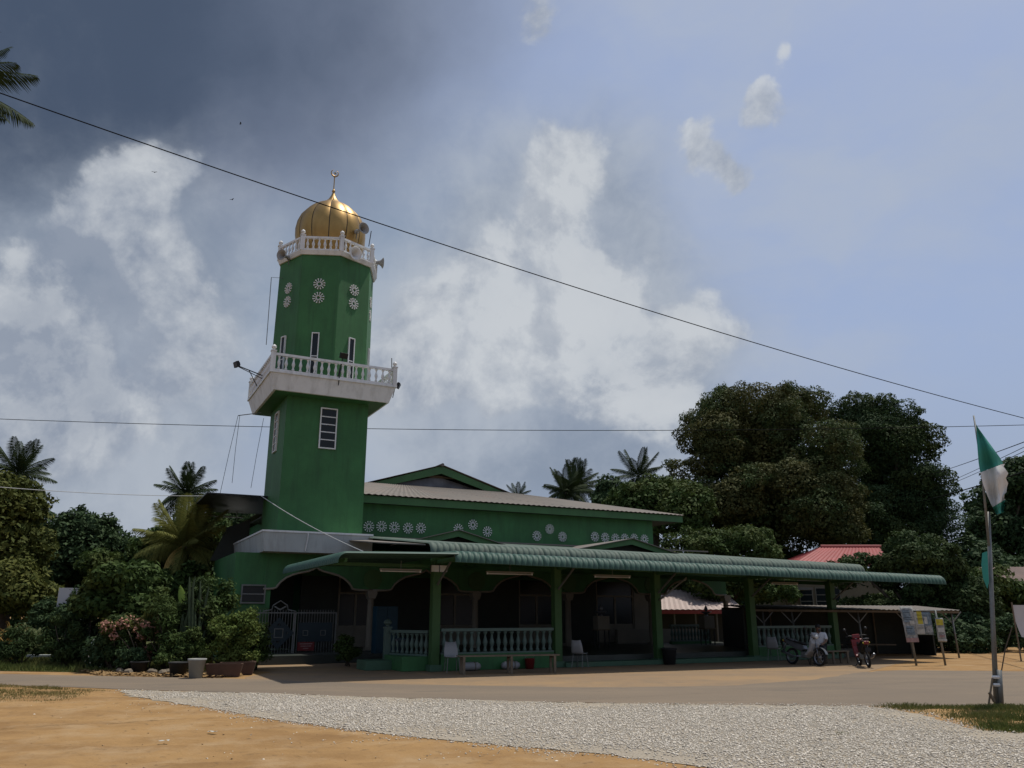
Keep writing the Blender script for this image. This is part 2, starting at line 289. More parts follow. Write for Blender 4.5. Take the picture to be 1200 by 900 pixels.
# ------------------------------------------------------------------ mesh builder
OFF = {}
class MB:
    def __init__(s): s.v = []; s.f = []
    def add(s, vs, fs):
        n = len(s.v); s.v += [tuple(p) for p in vs]; s.f += [tuple(i+n for i in q) for q in fs]; return s
    def box(s, x0, x1, y0, y1, z0, z1):
        return s.add([(x0, y0, z0), (x1, y0, z0), (x1, y1, z0), (x0, y1, z0), (x0, y0, z1), (x1, y0, z1), (x1, y1, z1), (x0, y1, z1)],
                     [(0, 3, 2, 1), (4, 5, 6, 7), (0, 1, 5, 4), (1, 2, 6, 5), (2, 3, 7, 6), (3, 0, 4, 7)])
    def bar(s, p, q, w, h=None, up=Vector((0, 0, 1))):
        p = Vector(p); q = Vector(q); h = h or w; d = (q-p).normalized()
        if abs(d.dot(up)) > .98: up = Vector((0, 1, 0))
        x = d.cross(up).normalized(); y = x.cross(d)
        vs = [c+x*a*w/2+y*b*h/2 for c in (p, q) for a, b in ((-1, -1), (1, -1), (1, 1), (-1, 1))]
        return s.add(vs, [(3, 2, 1, 0), (4, 5, 6, 7), (0, 1, 5, 4), (1, 2, 6, 5), (2, 3, 7, 6), (3, 0, 4, 7)])
    def tube(s, pts, rad, n=8, cap=True):
        pts = [Vector(p) for p in pts]
        if not isinstance(rad, (list, tuple)): rad = [rad]*len(pts)
        vs = []; x = None
        for i, p in enumerate(pts):
            d = (pts[min(i+1, len(pts)-1)]-pts[max(i-1, 0)]).normalized()
            if x is None:
                x = d.orthogonal().normalized()
            x = (x-d*x.dot(d)).normalized(); y = d.cross(x)
            vs += [p+(x*math.cos(2*math.pi*k/n)+y*math.sin(2*math.pi*k/n))*rad[i] for k in range(n)]
        fs = [(i*n+k, i*n+(k+1) % n, (i+1)*n+(k+1) % n, (i+1)*n+k) for i in range(len(pts)-1) for k in range(n)]
        if cap: fs += [tuple(range(n-1, -1, -1)), tuple((len(pts)-1)*n+k for k in range(n))]
        return s.add(vs, fs)
    def lathe(s, prof, n=16, c=(0, 0, 0), a0=0.0, a1=2*math.pi, mat=None):
        full = abs(a1-a0-2*math.pi) < 1e-6; m = n if full else n+1; vs = []
        for r, z in prof:
            for k in range(m):
                a = a0+(a1-a0)*k/n; p = Vector((r*math.cos(a), r*math.sin(a), z))
                if mat: p = mat @ p
                vs.append(p+Vector(c))
        fs = [(i*m+k, i*m+(k+1) % m, (i+1)*m+(k+1) % m, (i+1)*m+k) for i in range(len(prof)-1) for k in range(n)]
        return s.add(vs, fs)
    def prism(s, poly, y0, y1):           # poly in (x,z), extruded along y
        n = len(poly)
        vs = [(x, y0, z) for x, z in poly]+[(x, y1, z) for x, z in poly]
        return s.add(vs, [tuple(range(n)), tuple(range(2*n-1, n-1, -1))]+[((i+1) % n, i, n+i, n+(i+1) % n) for i in range(n)])
    def strip(s, A, B, y0, y1):           # solid between two curves in (x,z), same count
        n = len(A); vs = [(x, y0, z) for x, z in A]+[(x, y0, z) for x, z in B]+[(x, y1, z) for x, z in A]+[(x, y1, z) for x, z in B]
        fs = []
        for i in range(n-1):
            fs += [(i, i+1, n+i+1, n+i), (2*n+i+1, 2*n+i, 3*n+i, 3*n+i+1), (i+1, i, 2*n+i, 2*n+i+1), (n+i, n+i+1, 3*n+i+1, 3*n+i)]
        fs += [(0, n, 3*n, 2*n), (n-1, 3*n-1, 4*n-1, 2*n-1)]
        return s.add(vs, fs)
    def mesh(s, name, m, smooth=False, off=(0, 0, 0)):
        me = bpy.data.meshes.new(name)
        me.from_pydata([(x-off[0], y-off[1], z-off[2]) for x, y, z in s.v], [], s.f)
        if m: me.materials.append(m)
        if smooth: me.polygons.foreach_set('use_smooth', [True]*len(me.polygons)); 
        bm = bmesh.new(); bm.from_mesh(me); bmesh.ops.recalc_face_normals(bm, faces=bm.faces); bm.to_mesh(me); bm.free()
        return me
    def build(s, name, m, parent=None, smooth=False, pos=None, rot=None, bevel=0):
        off = OFF.get(parent.name, (0, 0, 0)) if parent else (0, 0, 0)
        me = s.mesh(name, M[m] if isinstance(m, str) else m, smooth, off if pos is None else (0, 0, 0))
        return link(name, me, parent, pos, rot, bevel)
def link(name, me, parent=None, pos=None, rot=None, bevel=0):
    o = bpy.data.objects.new(name, me); col.objects.link(o)
    if parent:
        o.parent = parent; OFF[o.name] = OFF.get(parent.name, (0, 0, 0))
    if pos is not None:
        off = OFF.get(parent.name, (0, 0, 0)) if parent else (0, 0, 0)
        o.location = Vector(pos)-Vector(off) if parent else Vector(pos)
        if parent: OFF[o.name] = tuple(Vector(pos))
    if rot is not None: o.rotation_euler = rot
    if bevel:
        b = o.modifiers.new('bevel', 'BEVEL'); b.width = bevel; b.segments = 2; b.limit_method = 'ANGLE'
    return o
def tag(o, label=None, cat=None, group=None, kind=None):
    if label: o['label'] = label
    if cat: o['category'] = cat
    if group: o['group'] = group
    if kind: o['kind'] = kind
    return o
def thing(name, label, cat, pos=(0, 0, 0), rz=0.0, group=None, off=(0, 0, 0)):
    e = bpy.data.objects.new(name, None); col.objects.link(e); e.empty_display_size = .3
    e.location = pos; e.rotation_euler = (0, 0, rz); OFF[e.name] = off
    return tag(e, label, cat, group)

# local frame of the mosque: a along the front, b away from the road
TH = R(27.0); U = Vector((math.cos(TH), math.sin(TH), 0)); NB = Vector((-math.sin(TH), math.cos(TH), 0))
P1 = gp(508, 787)
def W(a, b, z=0.0): return P1+U*a+NB*b+Vector((0, 0, z))
def pb(x, y, b):                        # photo pixel on the upright plane b -> (a, z)
    d = ray(x, y); t = (P1.dot(NB)+b)/Vector((d.x, d.y, 0)).dot(NB); p = d*t
    return (p-P1).dot(U), CAM_H+p.z
def pa(x, y, a):                        # photo pixel on the upright plane a -> (b, z)
    d = ray(x, y); t = (P1.dot(U)+a)/Vector((d.x, d.y, 0)).dot(U); p = d*t
    return (p-P1).dot(NB), CAM_H+p.z
def gl(x, y, z=0.0):                    # photo pixel on level z -> (a, b)
    p = gp(x, y, z); q = p-P1; return q.dot(U), q.dot(NB)
def lthing(name, label, cat, a, b, group=None, z=0.0):
    return thing(name, label, cat, W(a, b, z), TH, group, (a, b, z))

# ------------------------------------------------------------------ ground and roads
def sheet(name, pts, z, m, kind='structure', sub=0.0):
    bm = bmesh.new(); vs = [bm.verts.new((p[0], p[1], 0)) for p in pts]; bm.faces.new(vs)
    bmesh.ops.triangulate(bm, faces=bm.faces); bmesh.ops.recalc_face_normals(bm, faces=bm.faces)
    me = bpy.data.meshes.new(name); bm.to_mesh(me); bm.free()
    if me.polygons[0].normal.z < 0: me.flip_normals()
    me.materials.append(M[m]); o = bpy.data.objects.new(name, me); col.objects.link(o); o.location.z = z
    return tag(o, kind=kind)
def wob(pts, seed, amp=.06, step=.35):   # uneven edge along a polyline
    rnd = random.Random(seed); out = []
    for i in range(len(pts)-1):
        p, q = Vector(pts[i]), Vector(pts[i+1]); n = max(1, int((q-p).length/step))
        for k in range(n):
            w = p+(q-p)*k/n; out.append((w.x+rnd.uniform(-amp, amp), w.y+rnd.uniform(-amp, amp)))
    out.append((pts[-1][0], pts[-1][1])); return out
def gxy(l): return [gp(x, y).xy for x, y in l]
sheet('ground', [(-700, -120), (700, -120), (700, 900), (-700, 900)], 0.0, 'dirt')
near = gxy([(0, 803), (150, 808), (300, 812.5), (450, 818), (600, 822.5), (800, 826), (1000, 827.5), (1200, 827.5), (1400, 826)])
n0 = near[0]; near = [(n0[0]-60, n0[1]+16), (n0[0]-25, n0[1]+6.5)]+near+[(near[-1][0]+30, near[-1][1]+1.5)]
farr = gxy([(0, 790), (150, 793), (290, 796), (420, 801), (560, 804), (700, 806), (850, 804), (950, 797), (1010, 788), (1060, 785.5), (1200, 787), (1400, 789)])
f0 = farr[0]; farr = [(f0[0]-60, f0[1]+16.5), (f0[0]-25, f0[1]+6.8)]+farr+[(farr[-1][0]+30, farr[-1][1]+2)]
sheet('road', wob(near, 1, .06, .35)+wob(farr, 2, .07, .35)[::-1], .008, 'asphalt')
ap = [tuple(W(a, b).xy) for a, b in ((-4.6, 9.5), (-4.7, 3.0))]+gxy([(318, 788), (285, 794), (290, 797), (420, 802.5), (560, 805.5), (700, 807.5), (850, 805.5), (950, 798.5), (1010, 789)])+[tuple(W(20.5, -1.5).xy), tuple(W(20.5, 9).xy)]
sheet('forecourt', wob(ap+[ap[0]], 3, .05)[:-1], .004, 'apron')
lw = [(-90, 48), (-90, 120), (-9.5, 120), (-10.5, 40)]+gxy([(262, 775), (250, 788), (150, 789), (0, 786.5)])+[(f0[0]-25, f0[1]+7.5)]
sheet('lawn', lw, .012, 'lawn')
lw2 = [(14, 47), (60, 42), (220, 60), (220, 300), (-220, 300), (-220, 130), (-20, 60), (10, 52)]
sheet('meadow', lw2, .006, 'lawn')
# gravel bed
gpoly = gxy([(140, 809), (300, 812.8), (450, 818), (600, 822.6), (800, 826.3), (1000, 828), (1040, 831), (1080, 838), (1110, 846), (1140, 856), (1200, 861), (1262, 868), (1275, 885), (1250, 920), (1200, 980), (1060, 1060), (900, 960), (830, 900), (720, 886), (640, 879), (520, 868), (420, 857), (330, 845), (250, 831), (190, 822), (150, 816)])
sheet('gravel_bed', wob(gpoly+[gpoly[0]], 5, .09, .22)[:-1], .012, 'gravelbed')
gpa = np.array([tuple(p) for p in gpoly])
def inside(x, y, poly):
    r = np.zeros(len(x), bool); n = len(poly); j = n-1
    for i in range(n):
        xi, yi = poly[i]; xj, yj = poly[j]
        c = ((yi > y) != (yj > y)) & (x < (xj-xi)*(y-yi)/(yj-yi+1e-12)+xi); r ^= c; j = i
    return r
def edist(x, y, poly):
    d = np.full(len(x), 1e9); n = len(poly)
    for i in range(n):
        p = poly[i]; q = poly[(i+1) % n]; e = q-p; t = np.clip(((x-p[0])*e[0]+(y-p[1])*e[1])/(e@e+1e-9), 0, 1)
        d = np.minimum(d, np.hypot(x-p[0]-t*e[0], y-p[1]-t*e[1]))
    return d
def npmesh(name, V, Fc, m, smooth=False):
    me = bpy.data.meshes.new(name); k = Fc.shape[1]
    me.vertices.add(len(V)); me.vertices.foreach_set('co', np.ascontiguousarray(V, np.float32).ravel())
    me.loops.add(Fc.size); me.loops.foreach_set('vertex_index', np.ascontiguousarray(Fc, np.int32).ravel())
    me.polygons.add(len(Fc)); me.polygons.foreach_set('loop_start', np.arange(0, Fc.size, k, dtype=np.int32)); me.polygons.foreach_set('loop_total', np.full(len(Fc), k, np.int32))
    me.update(calc_edges=True); me.validate(); me.materials.append(M[m] if isinstance(m, str) else m); return me
def stones(name, x, y, r, z0, m, seed, label):
    rng = np.random.default_rng(seed); n = len(x)
    o = np.array([(1, 0, 0), (0, 1, 0), (-1, 0, 0), (0, -1, 0), (0, 0, 1), (0, 0, -1)], float)
    f = np.array([(0, 1, 4), (1, 2, 4), (2, 3, 4), (3, 0, 4), (1, 0, 5), (2, 1, 5), (3, 2, 5), (0, 3, 5)])
    an = rng.uniform(0, 6.28, n); c, s_ = np.cos(an), np.sin(an)
    V = o[None]*r[:, None, None]*rng.uniform(.6, 1.35, (n, 6, 1)); V[:, :, 2] *= .45
    tx = rng.uniform(-.5, .5, n)
    zz = V[:, :, 2]+V[:, :, 0]*tx[:, None]
    X = V[:, :, 0]*c[:, None]-V[:, :, 1]*s_[:, None]; Y = V[:, :, 0]*s_[:, None]+V[:, :, 1]*c[:, None]
    VV = np.stack([X+x[:, None], Y+y[:, None], zz+z0+r[:, None]*.35], -1).reshape(-1, 3)
    FF = (f[None]+np.arange(n)[:, None, None]*6).reshape(-1, 3)
    ob = link(name, npmesh(name, VV, FF, m)); return tag(ob, label, 'gravel', kind='stuff')
rng = np.random.default_rng(3)
N_ = 330000
sx = rng.uniform(gpa[:, 0].min()-.8, 12, N_); sy = rng.uniform(5.5, gpa[:, 1].max()+.5, N_)
ins = inside(sx, sy, gpa); ed = edist(sx, sy, gpa)
sf_ = np.sin(sx*1.7+sy*.9)*.5+np.sin(sx*.63-sy*2.1+1)*.5
sf2 = np.sin(sx*2.9+1.3*np.sin(sy*1.7))*np.sin(sy*2.3+np.sin(sx*1.1)*1.4)
prob = np.where(ins, np.clip(.15+ed*.75+.30*sf_+.25*sf2, .07, 1), np.where(sy < 17, (.45*np.exp(-ed/.22)+.08*np.exp(-ed/.9)+.0012)*(.6+.4*sf2), np.clip(.04-ed*.2, 0, 1)))
lim = np.clip((sy-5)/6, .5, 1.0)
keep = rng.random(N_) < prob
# keep the nearer part of the bed denser, it shows larger
keep &= rng.random(N_) < np.where(sy > 17, .75, 1.0)
vis = np.abs(sx) < sy*.72+.6
keep &= vis
sx, sy = sx[keep], sy[keep]
print('stones', len(sx))
stones('gravel', sx, sy, rng.uniform(.009, .019, len(sx))*np.where(rng.random(len(sx)) < .05, 1.6, 1), .012, 'stone', 4, 'pale crushed stone gravel spread beside the road')
# trodden, slightly rutted skin of bare soil in front of the road
gx = np.arange(-15, 11, .11); gy = np.arange(6.0, 21, .11); XX, YY = np.meshgrid(gx, gy)
hz = (np.sin(XX*1.9+np.sin(YY*1.3)*1.5)*np.sin(YY*2.7+np.sin(XX*.8))*.5+.5*np.sin(XX*4.3-YY*3.7+np.sin(XX*2.2)*1.3)*np.sin(YY*5.1+XX*1.6)+.35*np.random.default_rng(9).normal(size=XX.shape))
rut = -1.2*np.exp(-((YY-12.6-.12*XX-.3*np.sin(XX*.5))/.16)**2)-1.2*np.exp(-((YY-11.2-.12*XX-.3*np.sin(XX*.5))/.16)**2)
fx, fy = XX.ravel(), YY.ravel(); ing = inside(fx, fy, gpa); nr = np.array([tuple(p) for p in near]); lim_y = np.interp(fx, nr[:, 0], nr[:, 1])
mk = np.where(ing, 0, np.clip(edist(fx, fy, gpa)/.5, 0, 1))*np.clip((lim_y-.3-fy)/.6, 0, 1)
ZZ = .003+mk*np.clip(.026+.018*(hz+rut).ravel(), .0, .08); ny_, nx_ = XX.shape
ii = (np.arange(ny_-1)[:, None]*nx_+np.arange(nx_-1)[None]).ravel()
ok_ = (mk[ii] > 0) | (mk[ii+1] > 0) | (mk[ii+nx_] > 0) | (mk[ii+nx_+1] > 0); ii = ii[ok_]
bs = link('bare_soil', npmesh('bare_soil', np.stack([fx, fy, ZZ], -1), np.stack([ii, ii+1, ii+nx_+1, ii+nx_], -1), 'dirt')); tag(bs, kind='structure'); bs.data.polygons.foreach_set('use_smooth', [True]*len(bs.data.polygons))
# pebbles and clods on the bare soil
N_ = 500; px_ = rng.uniform(-9, 3, N_); py_ = rng.uniform(7, 17, N_); k = ~inside(px_, py_, gpa)
stones('soil_clods', px_[k], py_[k], rng.uniform(.006, .020, k.sum()), 0.02, mat('soil_clod', (.42, .27, .14), .95, .3, 8), 5, 'small clods and grit scattered on the bare sandy soil')
# litter
for (x, y), lab in (((192, 873), 'white scrap of paper lying on the sandy soil'), ((249, 862), 'crumpled white paper ball on the sandy soil')):
    c = gp(x, y); mb = MB(); rr = random.Random(x)
    g = [[Vector((c.x+(i-2)*.035, c.y+(j-1)*.03, .045+rr.uniform(0, .025))) for i in range(5)] for j in range(3)]
    mb.add([p for row in g for p in row], [(j*5+i, j*5+i+1, j*5+i+6, j*5+i+5) for j in range(2) for i in range(4)])
    o = mb.build('paper_scrap', 'poster_white'); tag(o, lab, 'litter')

def blades(name, poly, n, h, w, m, label, seed, z=.01, kind='stuff', cluster=None):
    rng = np.random.default_rng(seed); P_ = np.array([tuple(p) for p in poly])
    x = rng.uniform(P_[:, 0].min(), P_[:, 0].max(), n*4); y = rng.uniform(P_[:, 1].min(), P_[:, 1].max(), n*4)
    k = inside(x, y, P_); x, y = x[k], y[k]
    e = np.clip(edist(x, y, P_)/.35, .0, 1); t = np.sin(x*2.3+y)*np.sin(y*3.1-x*.7)*.5+.5
    k = rng.random(len(x)) < (e*.75+.1)*(.35+.65*t); x, y, e, t = x[k][:n], y[k][:n], e[k][:n], t[k][:n]; n = len(x)
    hh = h*rng.uniform(.35, 1.1, n)*(.5+.5*e)*(.5+.7*t); a = rng.uniform(0, 6.28, n); dx, dy = np.cos(a), np.sin(a); ln = rng.uniform(.1, .8, n)*hh; b_ = rng.uniform(0, 6.28, n)
    V = np.zeros((n, 4, 3)); ww = w*rng.uniform(.6, 1.3, n)
    V[:, 0] = np.stack([x-dx*ww, y-dy*ww, np.full(n, z)], -1); V[:, 1] = np.stack([x+dx*ww, y+dy*ww, np.full(n, z)], -1)
    V[:, 2] = np.stack([x+dx*ww*.6+np.cos(b_)*ln*.4, y+dy*ww*.6+np.sin(b_)*ln*.4, z+hh*.6], -1); V[:, 3] = np.stack([x+np.cos(b_)*ln, y+np.sin(b_)*ln, z+hh], -1)
    F_ = (np.array([(0, 1, 2), (0, 2, 3)])[None]+np.arange(n)[:, None, None]*4).reshape(-1, 3)
    o = link(name, npmesh(name, V.reshape(-1, 3), F_, m)); return tag(o, label, 'grass', kind=kind)
blades('grass', gxy([(1015, 828.5), (1100, 828), (1200, 828), (1400, 828), (1400, 875), (1200, 862), (1150, 858), (1120, 848), (1090, 839), (1050, 833)]), 22000, .11, .006, 'l_grass', 'green grass verge around the foot of the flagpole', 11)
blades('dry_grass', gxy([(-150, 803), (0, 803.5), (60, 806), (130, 811), (90, 822), (60, 826), (0, 824), (-150, 824)]), 12000, .09, .006, 'l_drygrass', 'patchy dry grass at the near road edge', 12)
blades('edge_grass', gxy([(300, 813), (450, 818.5), (600, 823), (800, 826.5), (1000, 828), (1000, 830), (800, 828.7), (600, 825), (450, 820.6), (300, 815)]), 1500, .07, .005, 'l_drygrass', 'sparse weeds between asphalt and gravel', 13)
blades('lawn_grass', gxy([(-120, 787), (0, 787), (130, 789.5), (250, 789), (262, 779), (150, 770), (-120, 766)]), 30000, .22, .010, 'l_grass', 'unmown green grass under the garden shrubs', 14)
blades('weed_tuft', [tuple(gp(986+dx, 861+dy).xy) for dx, dy in ((-12, 0), (0, -3), (12, 0), (0, 3))], 160, .06, .006, 'l_grass', 'small weed tuft growing in the gravel', 15)
def litter(name, poly, n, s, m, label, seed):
    rng = np.random.default_rng(seed); P_ = np.array([tuple(p) for p in poly])
    x = rng.uniform(P_[:, 0].min(), P_[:, 0].max(), n*5); y = rng.uniform(P_[:, 1].min(), P_[:, 1].max(), n*5); k = inside(x, y, P_); x, y = x[k][:n], y[k][:n]; n = len(x)
    a = rng.uniform(0, 6.28, n); sz = s*rng.uniform(.5, 1.3, n); z = .02+rng.uniform(0, .05, n)
    c, d = np.cos(a)*sz, np.sin(a)*sz; V = np.stack([np.stack([x+c, y+d, z+sz*rng.uniform(-.3, .6, n)], -1), np.stack([x-d*.5, y+c*.5, z], -1), np.stack([x-c, y-d, z+sz*rng.uniform(-.3, .6, n)], -1), np.stack([x+d*.5, y-c*.5, z], -1)], 1)
    o = link(name, npmesh(name, V.reshape(-1, 3), np.arange(n*4).reshape(-1, 4), m)); tag(o, label, 'leaf litter', kind='stuff')
litter('leaf_litter', gxy([(90, 788), (120, 792.5), (250, 795), (285, 793), (270, 786), (150, 784)]), 2600, .07, 'l_litter', 'brown fallen leaves along the garden edge', 21)

# ------------------------------------------------------------------ minaret
TB, TA0, TA1 = 8.2, -3.52, -.06
TS = TA1-TA0; TCA, TCB = (TA0+TA1)/2, TB+TS/2
ZS = 10.42                                   # balcony soffit
mina = lthing('minaret', 'tall green minaret with white balconies and golden onion dome', 'minaret', TCA, TCB)
mb = MB(); mb.box(TA0, TA1, TB, TB+TS, 3.6, ZS); mb.build('shaft', 'green', mina)
def square(h): return [(TCA-h, TCB-h), (TCA+h, TCB-h), (TCA+h, TCB+h), (TCA-h, TCB+h)]
def frustum(mb, p0, z0, p1, z1):
    n = len(p0); return mb.add([(x, y, z0) for x, y in p0]+[(x, y, z1) for x, y in p1], [tuple(range(n-1, -1, -1)), tuple(range(n, 2*n))]+[(i, (i+1) % n, n+(i+1) % n, n+i) for i in range(n)])
HB0, HB1 = 2.42, 2.62
ZF = ZS+.66
bal = frustum(MB(), square(HB0), ZS+.005, square(HB1), ZF).build('balcony', 'white', mina)
frustum(MB(), square(HB0-.10), ZS-.02, square(HB0-.10), ZS+.004).build('soffit', 'green', bal)
mb = MB(); frustum(mb, square(HB1+.05), ZF+.001, square(HB1+.05), ZF+.08); mb.build('ledge', 'white', bal)
BALPROF = [(.035, 0), (.05, .02), (.05, .06), (.030, .10), (.036, .16), (.060, .25), (.058, .30), (.034, .40), (.026, .47), (.036, .52), (.05, .54), (.05, .58)]
def baluster_mesh(h, fat=1.0, m='white', n=8):
    k = h/.58; mb = MB(); mb.lathe([(r*fat, z*k) for r, z in BALPROF], n); return mb.mesh('baluster', M[m], True)
bm_w = baluster_mesh(.56, 1.15)
def posts(mb, x, y, z0, h, w=.09, ball=.10):
    mb.box(x-w, x+w, y-w, y+w, z0, z0+h); mb.box(x-w*1.25, x+w*1.25, y-w*1.25, y+w*1.25, z0+h+.001, z0+h+.05)
    mb.lathe([(.001, .0), (ball*.5, .02), (ball*.45, .05), (ball, .11), (ball*1.0, .16), (ball*.6, .22), (.001, .26)], 10, (x, y, z0+h+.05)); return mb
hr = HB1-.05; ZR = ZF+.08
pc = square(hr)
for i in range(4):
    (x0, y0), (x1, y1) = pc[i], pc[(i+1) % 4]; posts(MB(), x0, y0, ZR, .80).build('post', 'white', bal)
    d = Vector((x1-x0, y1-y0, 0)).normalized(); A = Vector((x0, y0, 0))+d*.09; B = Vector((x1, y1, 0))-d*.09
    MB().bar(A+Vector((0, 0, ZR+.70)), B+Vector((0, 0, ZR+.70)), .13, .10).build('top_rail', 'white', bal)
    MB().bar(A+Vector((0, 0, ZR+.04)), B+Vector((0, 0, ZR+.04)), .12, .07).build('bottom_rail', 'white', bal)
    for k in range(17):
        p = A+(B-A)*(k+.5)/17; link('baluster', bm_w, bal, (p.x, p.y, ZR+.08))
# octagonal upper shaft
def octa(r, ro=R(0)): return [(TCA+r/math.cos(R(22.5))*math.cos(R(45*k)+ro), TCB+r/math.cos(R(22.5))*math.sin(R(45*k)+ro)) for k in range(8)]
ZO0 = ZF+.08; ZO1 = 16.90
r0, r1 = 2.04, 2.0
frustum(MB(), octa(r0), ZO0, octa(r1), ZO1).build('upper_shaft', 'green', mina)
gal = frustum(MB(), octa(2.06), ZO1+.001, octa(2.14), ZO1+.18).build('gallery', 'white', mina)
ZG = ZO1+.18
go = octa(2.06)
bm_g = baluster_mesh(.50, 1.1)
for i in range(8):
    x0, y0 = go[i]; x1, y1 = go[(i+1) % 8]; posts(MB(), x0, y0, ZG, .70, .085, .095).build('post', 'white', gal)
    d = Vector((x1-x0, y1-y0, 0)).normalized(); A = Vector((x0, y0, 0))+d*.1; B = Vector((x1, y1, 0))-d*.1
    MB().bar(A+Vector((0, 0, ZG+.62)), B+Vector((0, 0, ZG+.62)), .12, .09).build('top_rail', 'white', gal)
    MB().bar(A+Vector((0, 0, ZG+.04)), B+Vector((0, 0, ZG+.04)), .11, .07).build('bottom_rail', 'white', gal)
    for k in range(6):
        p = A+(B-A)*(k+.5)/6; link('baluster', bm_g, gal, (p.x, p.y, ZG+.08))
# dome of twelve gores
ZD = ZG+.10
mb = MB(); mb.lathe([(1.45, 0), (1.45, .35), (1.30, .36)], 24, (TCA, TCB, ZG-.01)); dome_base = mb.build('dome_drum', 'white', mina)
DP = [(1.46, .20), (1.57, .48), (1.645, .88), (1.66, 1.15), (1.62, 1.50), (1.51, 1.85), (1.33, 2.15), (1.08, 2.42), (.82, 2.62), (.58, 2.78), (.40, 2.92), (.26, 3.10), (.155, 3.32), (.085, 3.55), (.04, 3.72)]
DP = [(r, 3.95-z) for z, r in ((3.95, 1.25), (3.5, 1.36), (3.2, 1.44), (2.9, 1.53), (2.55, 1.59), (2.2, 1.60), (1.85, 1.54), (1.52, 1.41), (1.24, 1.20), (1.02, .98), (.86, .76), (.73, .55), (.60, .37), (.44, .22), (.24, .11), (0, .035))]
MB().lathe([(r*.975, z) for r, z in DP], 36, (TCA, TCB, ZD)).build('dome_core', 'black', mina, True)
g0 = R(13.4)+TH*0
for k in range(12):
    mb = MB(); n = 6; a0 = g0+R(30)*k+R(.7); vs = []
    for r, z in DP:
        for j in range(n+1):
            t = j/n; a = a0+R(28.6)*t; bul = 1+.020*math.sin(math.pi*t)-(.02 if j in (0, n) else 0)
            vs.append((TCA+r*bul*math.cos(a), TCB+r*bul*math.sin(a), ZD+z))
    mb.add(vs, [(i*(n+1)+j, i*(n+1)+j+1, (i+1)*(n+1)+j+1, (i+1)*(n+1)+j) for i in range(len(DP)-1) for j in range(n)])
    mb.build('dome_gore', 'gold', mina, True)
# finial with crescent
mb = MB(); zt = ZD+3.92
mb.lathe([(.05, 0), (.09, .06), (.05, .12), (.028, .2), (.022, .78), (.045, .82), (.02, .86), (.001, .88)], 8, (TCA, TCB, zt)); fin = mb.build('finial', 'gold', mina, True)
mb = MB(); cz = zt+1.04; arc = [R(110)+R(320)*i/20 for i in range(21)]
mb.tube([(TCA+.17*math.cos(a), TCB, cz+.17*math.sin(a)) for a in arc], [.008+.03*math.sin(math.pi*i/20) for i in range(21)], 6); mb.build('crescent', 'gold', fin, True)
mb = MB(); vs = [(TCA+.02+(.085 if i % 2 == 0 else .035)*math.cos(R(36*i+18)), TCB, cz+(.085 if i % 2 == 0 else .035)*math.sin(R(36*i+18))) for i in range(10)]
mb.prism([(v[0], v[2]) for v in vs], TCB-.012, TCB+.012); mb.build('star', 'gold', fin)

# rosette vent: spokes round a small hub, split down the middle
def rosette_mesh(Rr, n=12):
    mb = MB()
    for k in range(n):
        a = 2*math.pi*(k+.5)/n; c, s_ = math.cos(a), math.sin(a); w0, w1 = Rr*.045, Rr*.065
        def P2(r, w): return ((c*r-s_*w), (s_*r+c*w))
        pts = [P2(Rr*.34, -w0), P2(Rr*.80, -w1*.8), P2(Rr*.93, -w1*2.2), P2(Rr, 0), P2(Rr*.93, w1*2.2), P2(Rr*.80, w1*.8), P2(Rr*.34, w0)]
        mb.prism(pts, -.035, .01)
    m2 = 24
    for r, w in ((Rr*.34, .05*Rr),):
        A = [((r-w)*math.cos(2*math.pi*i/m2), (r-w)*math.sin(2*math.pi*i/m2)) for i in range(m2+1)]; B = [((r+w)*math.cos(2*math.pi*i/m2), (r+w)*math.sin(2*math.pi*i/m2)) for i in range(m2+1)]
        mb.strip(A, B, -.03, .01)
    return mb.mesh('rosette', M['white'])
ros_t = rosette_mesh(.26)
def face_frame(k, r):                        # outward face k of the octagon
    a = R(22.5+45*k); n = Vector((math.cos(a), math.sin(a), 0)); return Vector((TCA, TCB, 0))+n*r, math.atan2(n.y, n.x)+math.pi/2
def window(parent, c, rz, w, h, rows, name='window', fm='white', t=.05):
    o = MB()
    o.box(-w/2, w/2, -.05, .02, -h/2, -h/2+t).box(-w/2, w/2, -.05, .02, h/2-t, h/2).box(-w/2, -w/2+t, -.05, .02, -h/2+t, h/2-t).box(w/2-t, w/2, -.05, .02, -h/2+t, h/2-t)
    me = o.mesh(name, M[fm]); ob = link(name, me, parent, c, (0, 0, rz))
    H = h-2*t; zs = [0]+rows+[1]
    for i in range(len(zs)-1):
        z0 = -h/2+t+H*zs[i]+.02; z1 = -h/2+t+H*zs[i+1]-.02
        q = link('pane', MB().box(-w/2+t, w/2-t, -.012, -.004, z0, z1).mesh('pane', M['glass']), ob); q.location = (0, 0, 0); 
        if i: 
            b_ = link('bar', MB().box(-w/2+t, w/2-t, -.03, .0, z0-.04, z0).mesh('bar', M[fm]), ob)
    return ob
for k in range(8):
    for z in (14.88, 15.52):
        f = (z-ZO0)/(ZO1-ZO0); c, rz = face_frame(k, r0+(r1-r0)*f+.006); c.z = z; link('rosette', ros_t, mina, c, (0, 0, rz))
    zc = 12.22; f = (zc-ZO0)/(ZO1-ZO0); c, rz = face_frame(k, r0+(r1-r0)*f+.015); c.z = zc; window(mina, c, rz, .32, 2.1, [.5], t=.04)
wa, wz0 = pb(383, 526, TB-.03); _, wz1 = pb(382, 478, TB-.03)
window(mina, (wa, TB-.018, (wz0+wz1)/2), 0, .72, wz1-wz0, [.2, .4, .6, .8])
wb, wz = pa(320, 510, TA0-.02); window(mina, (TA0-.018, TCB, wz), -math.pi/2, .72, wz1-wz0, [.2, .4, .6, .8])
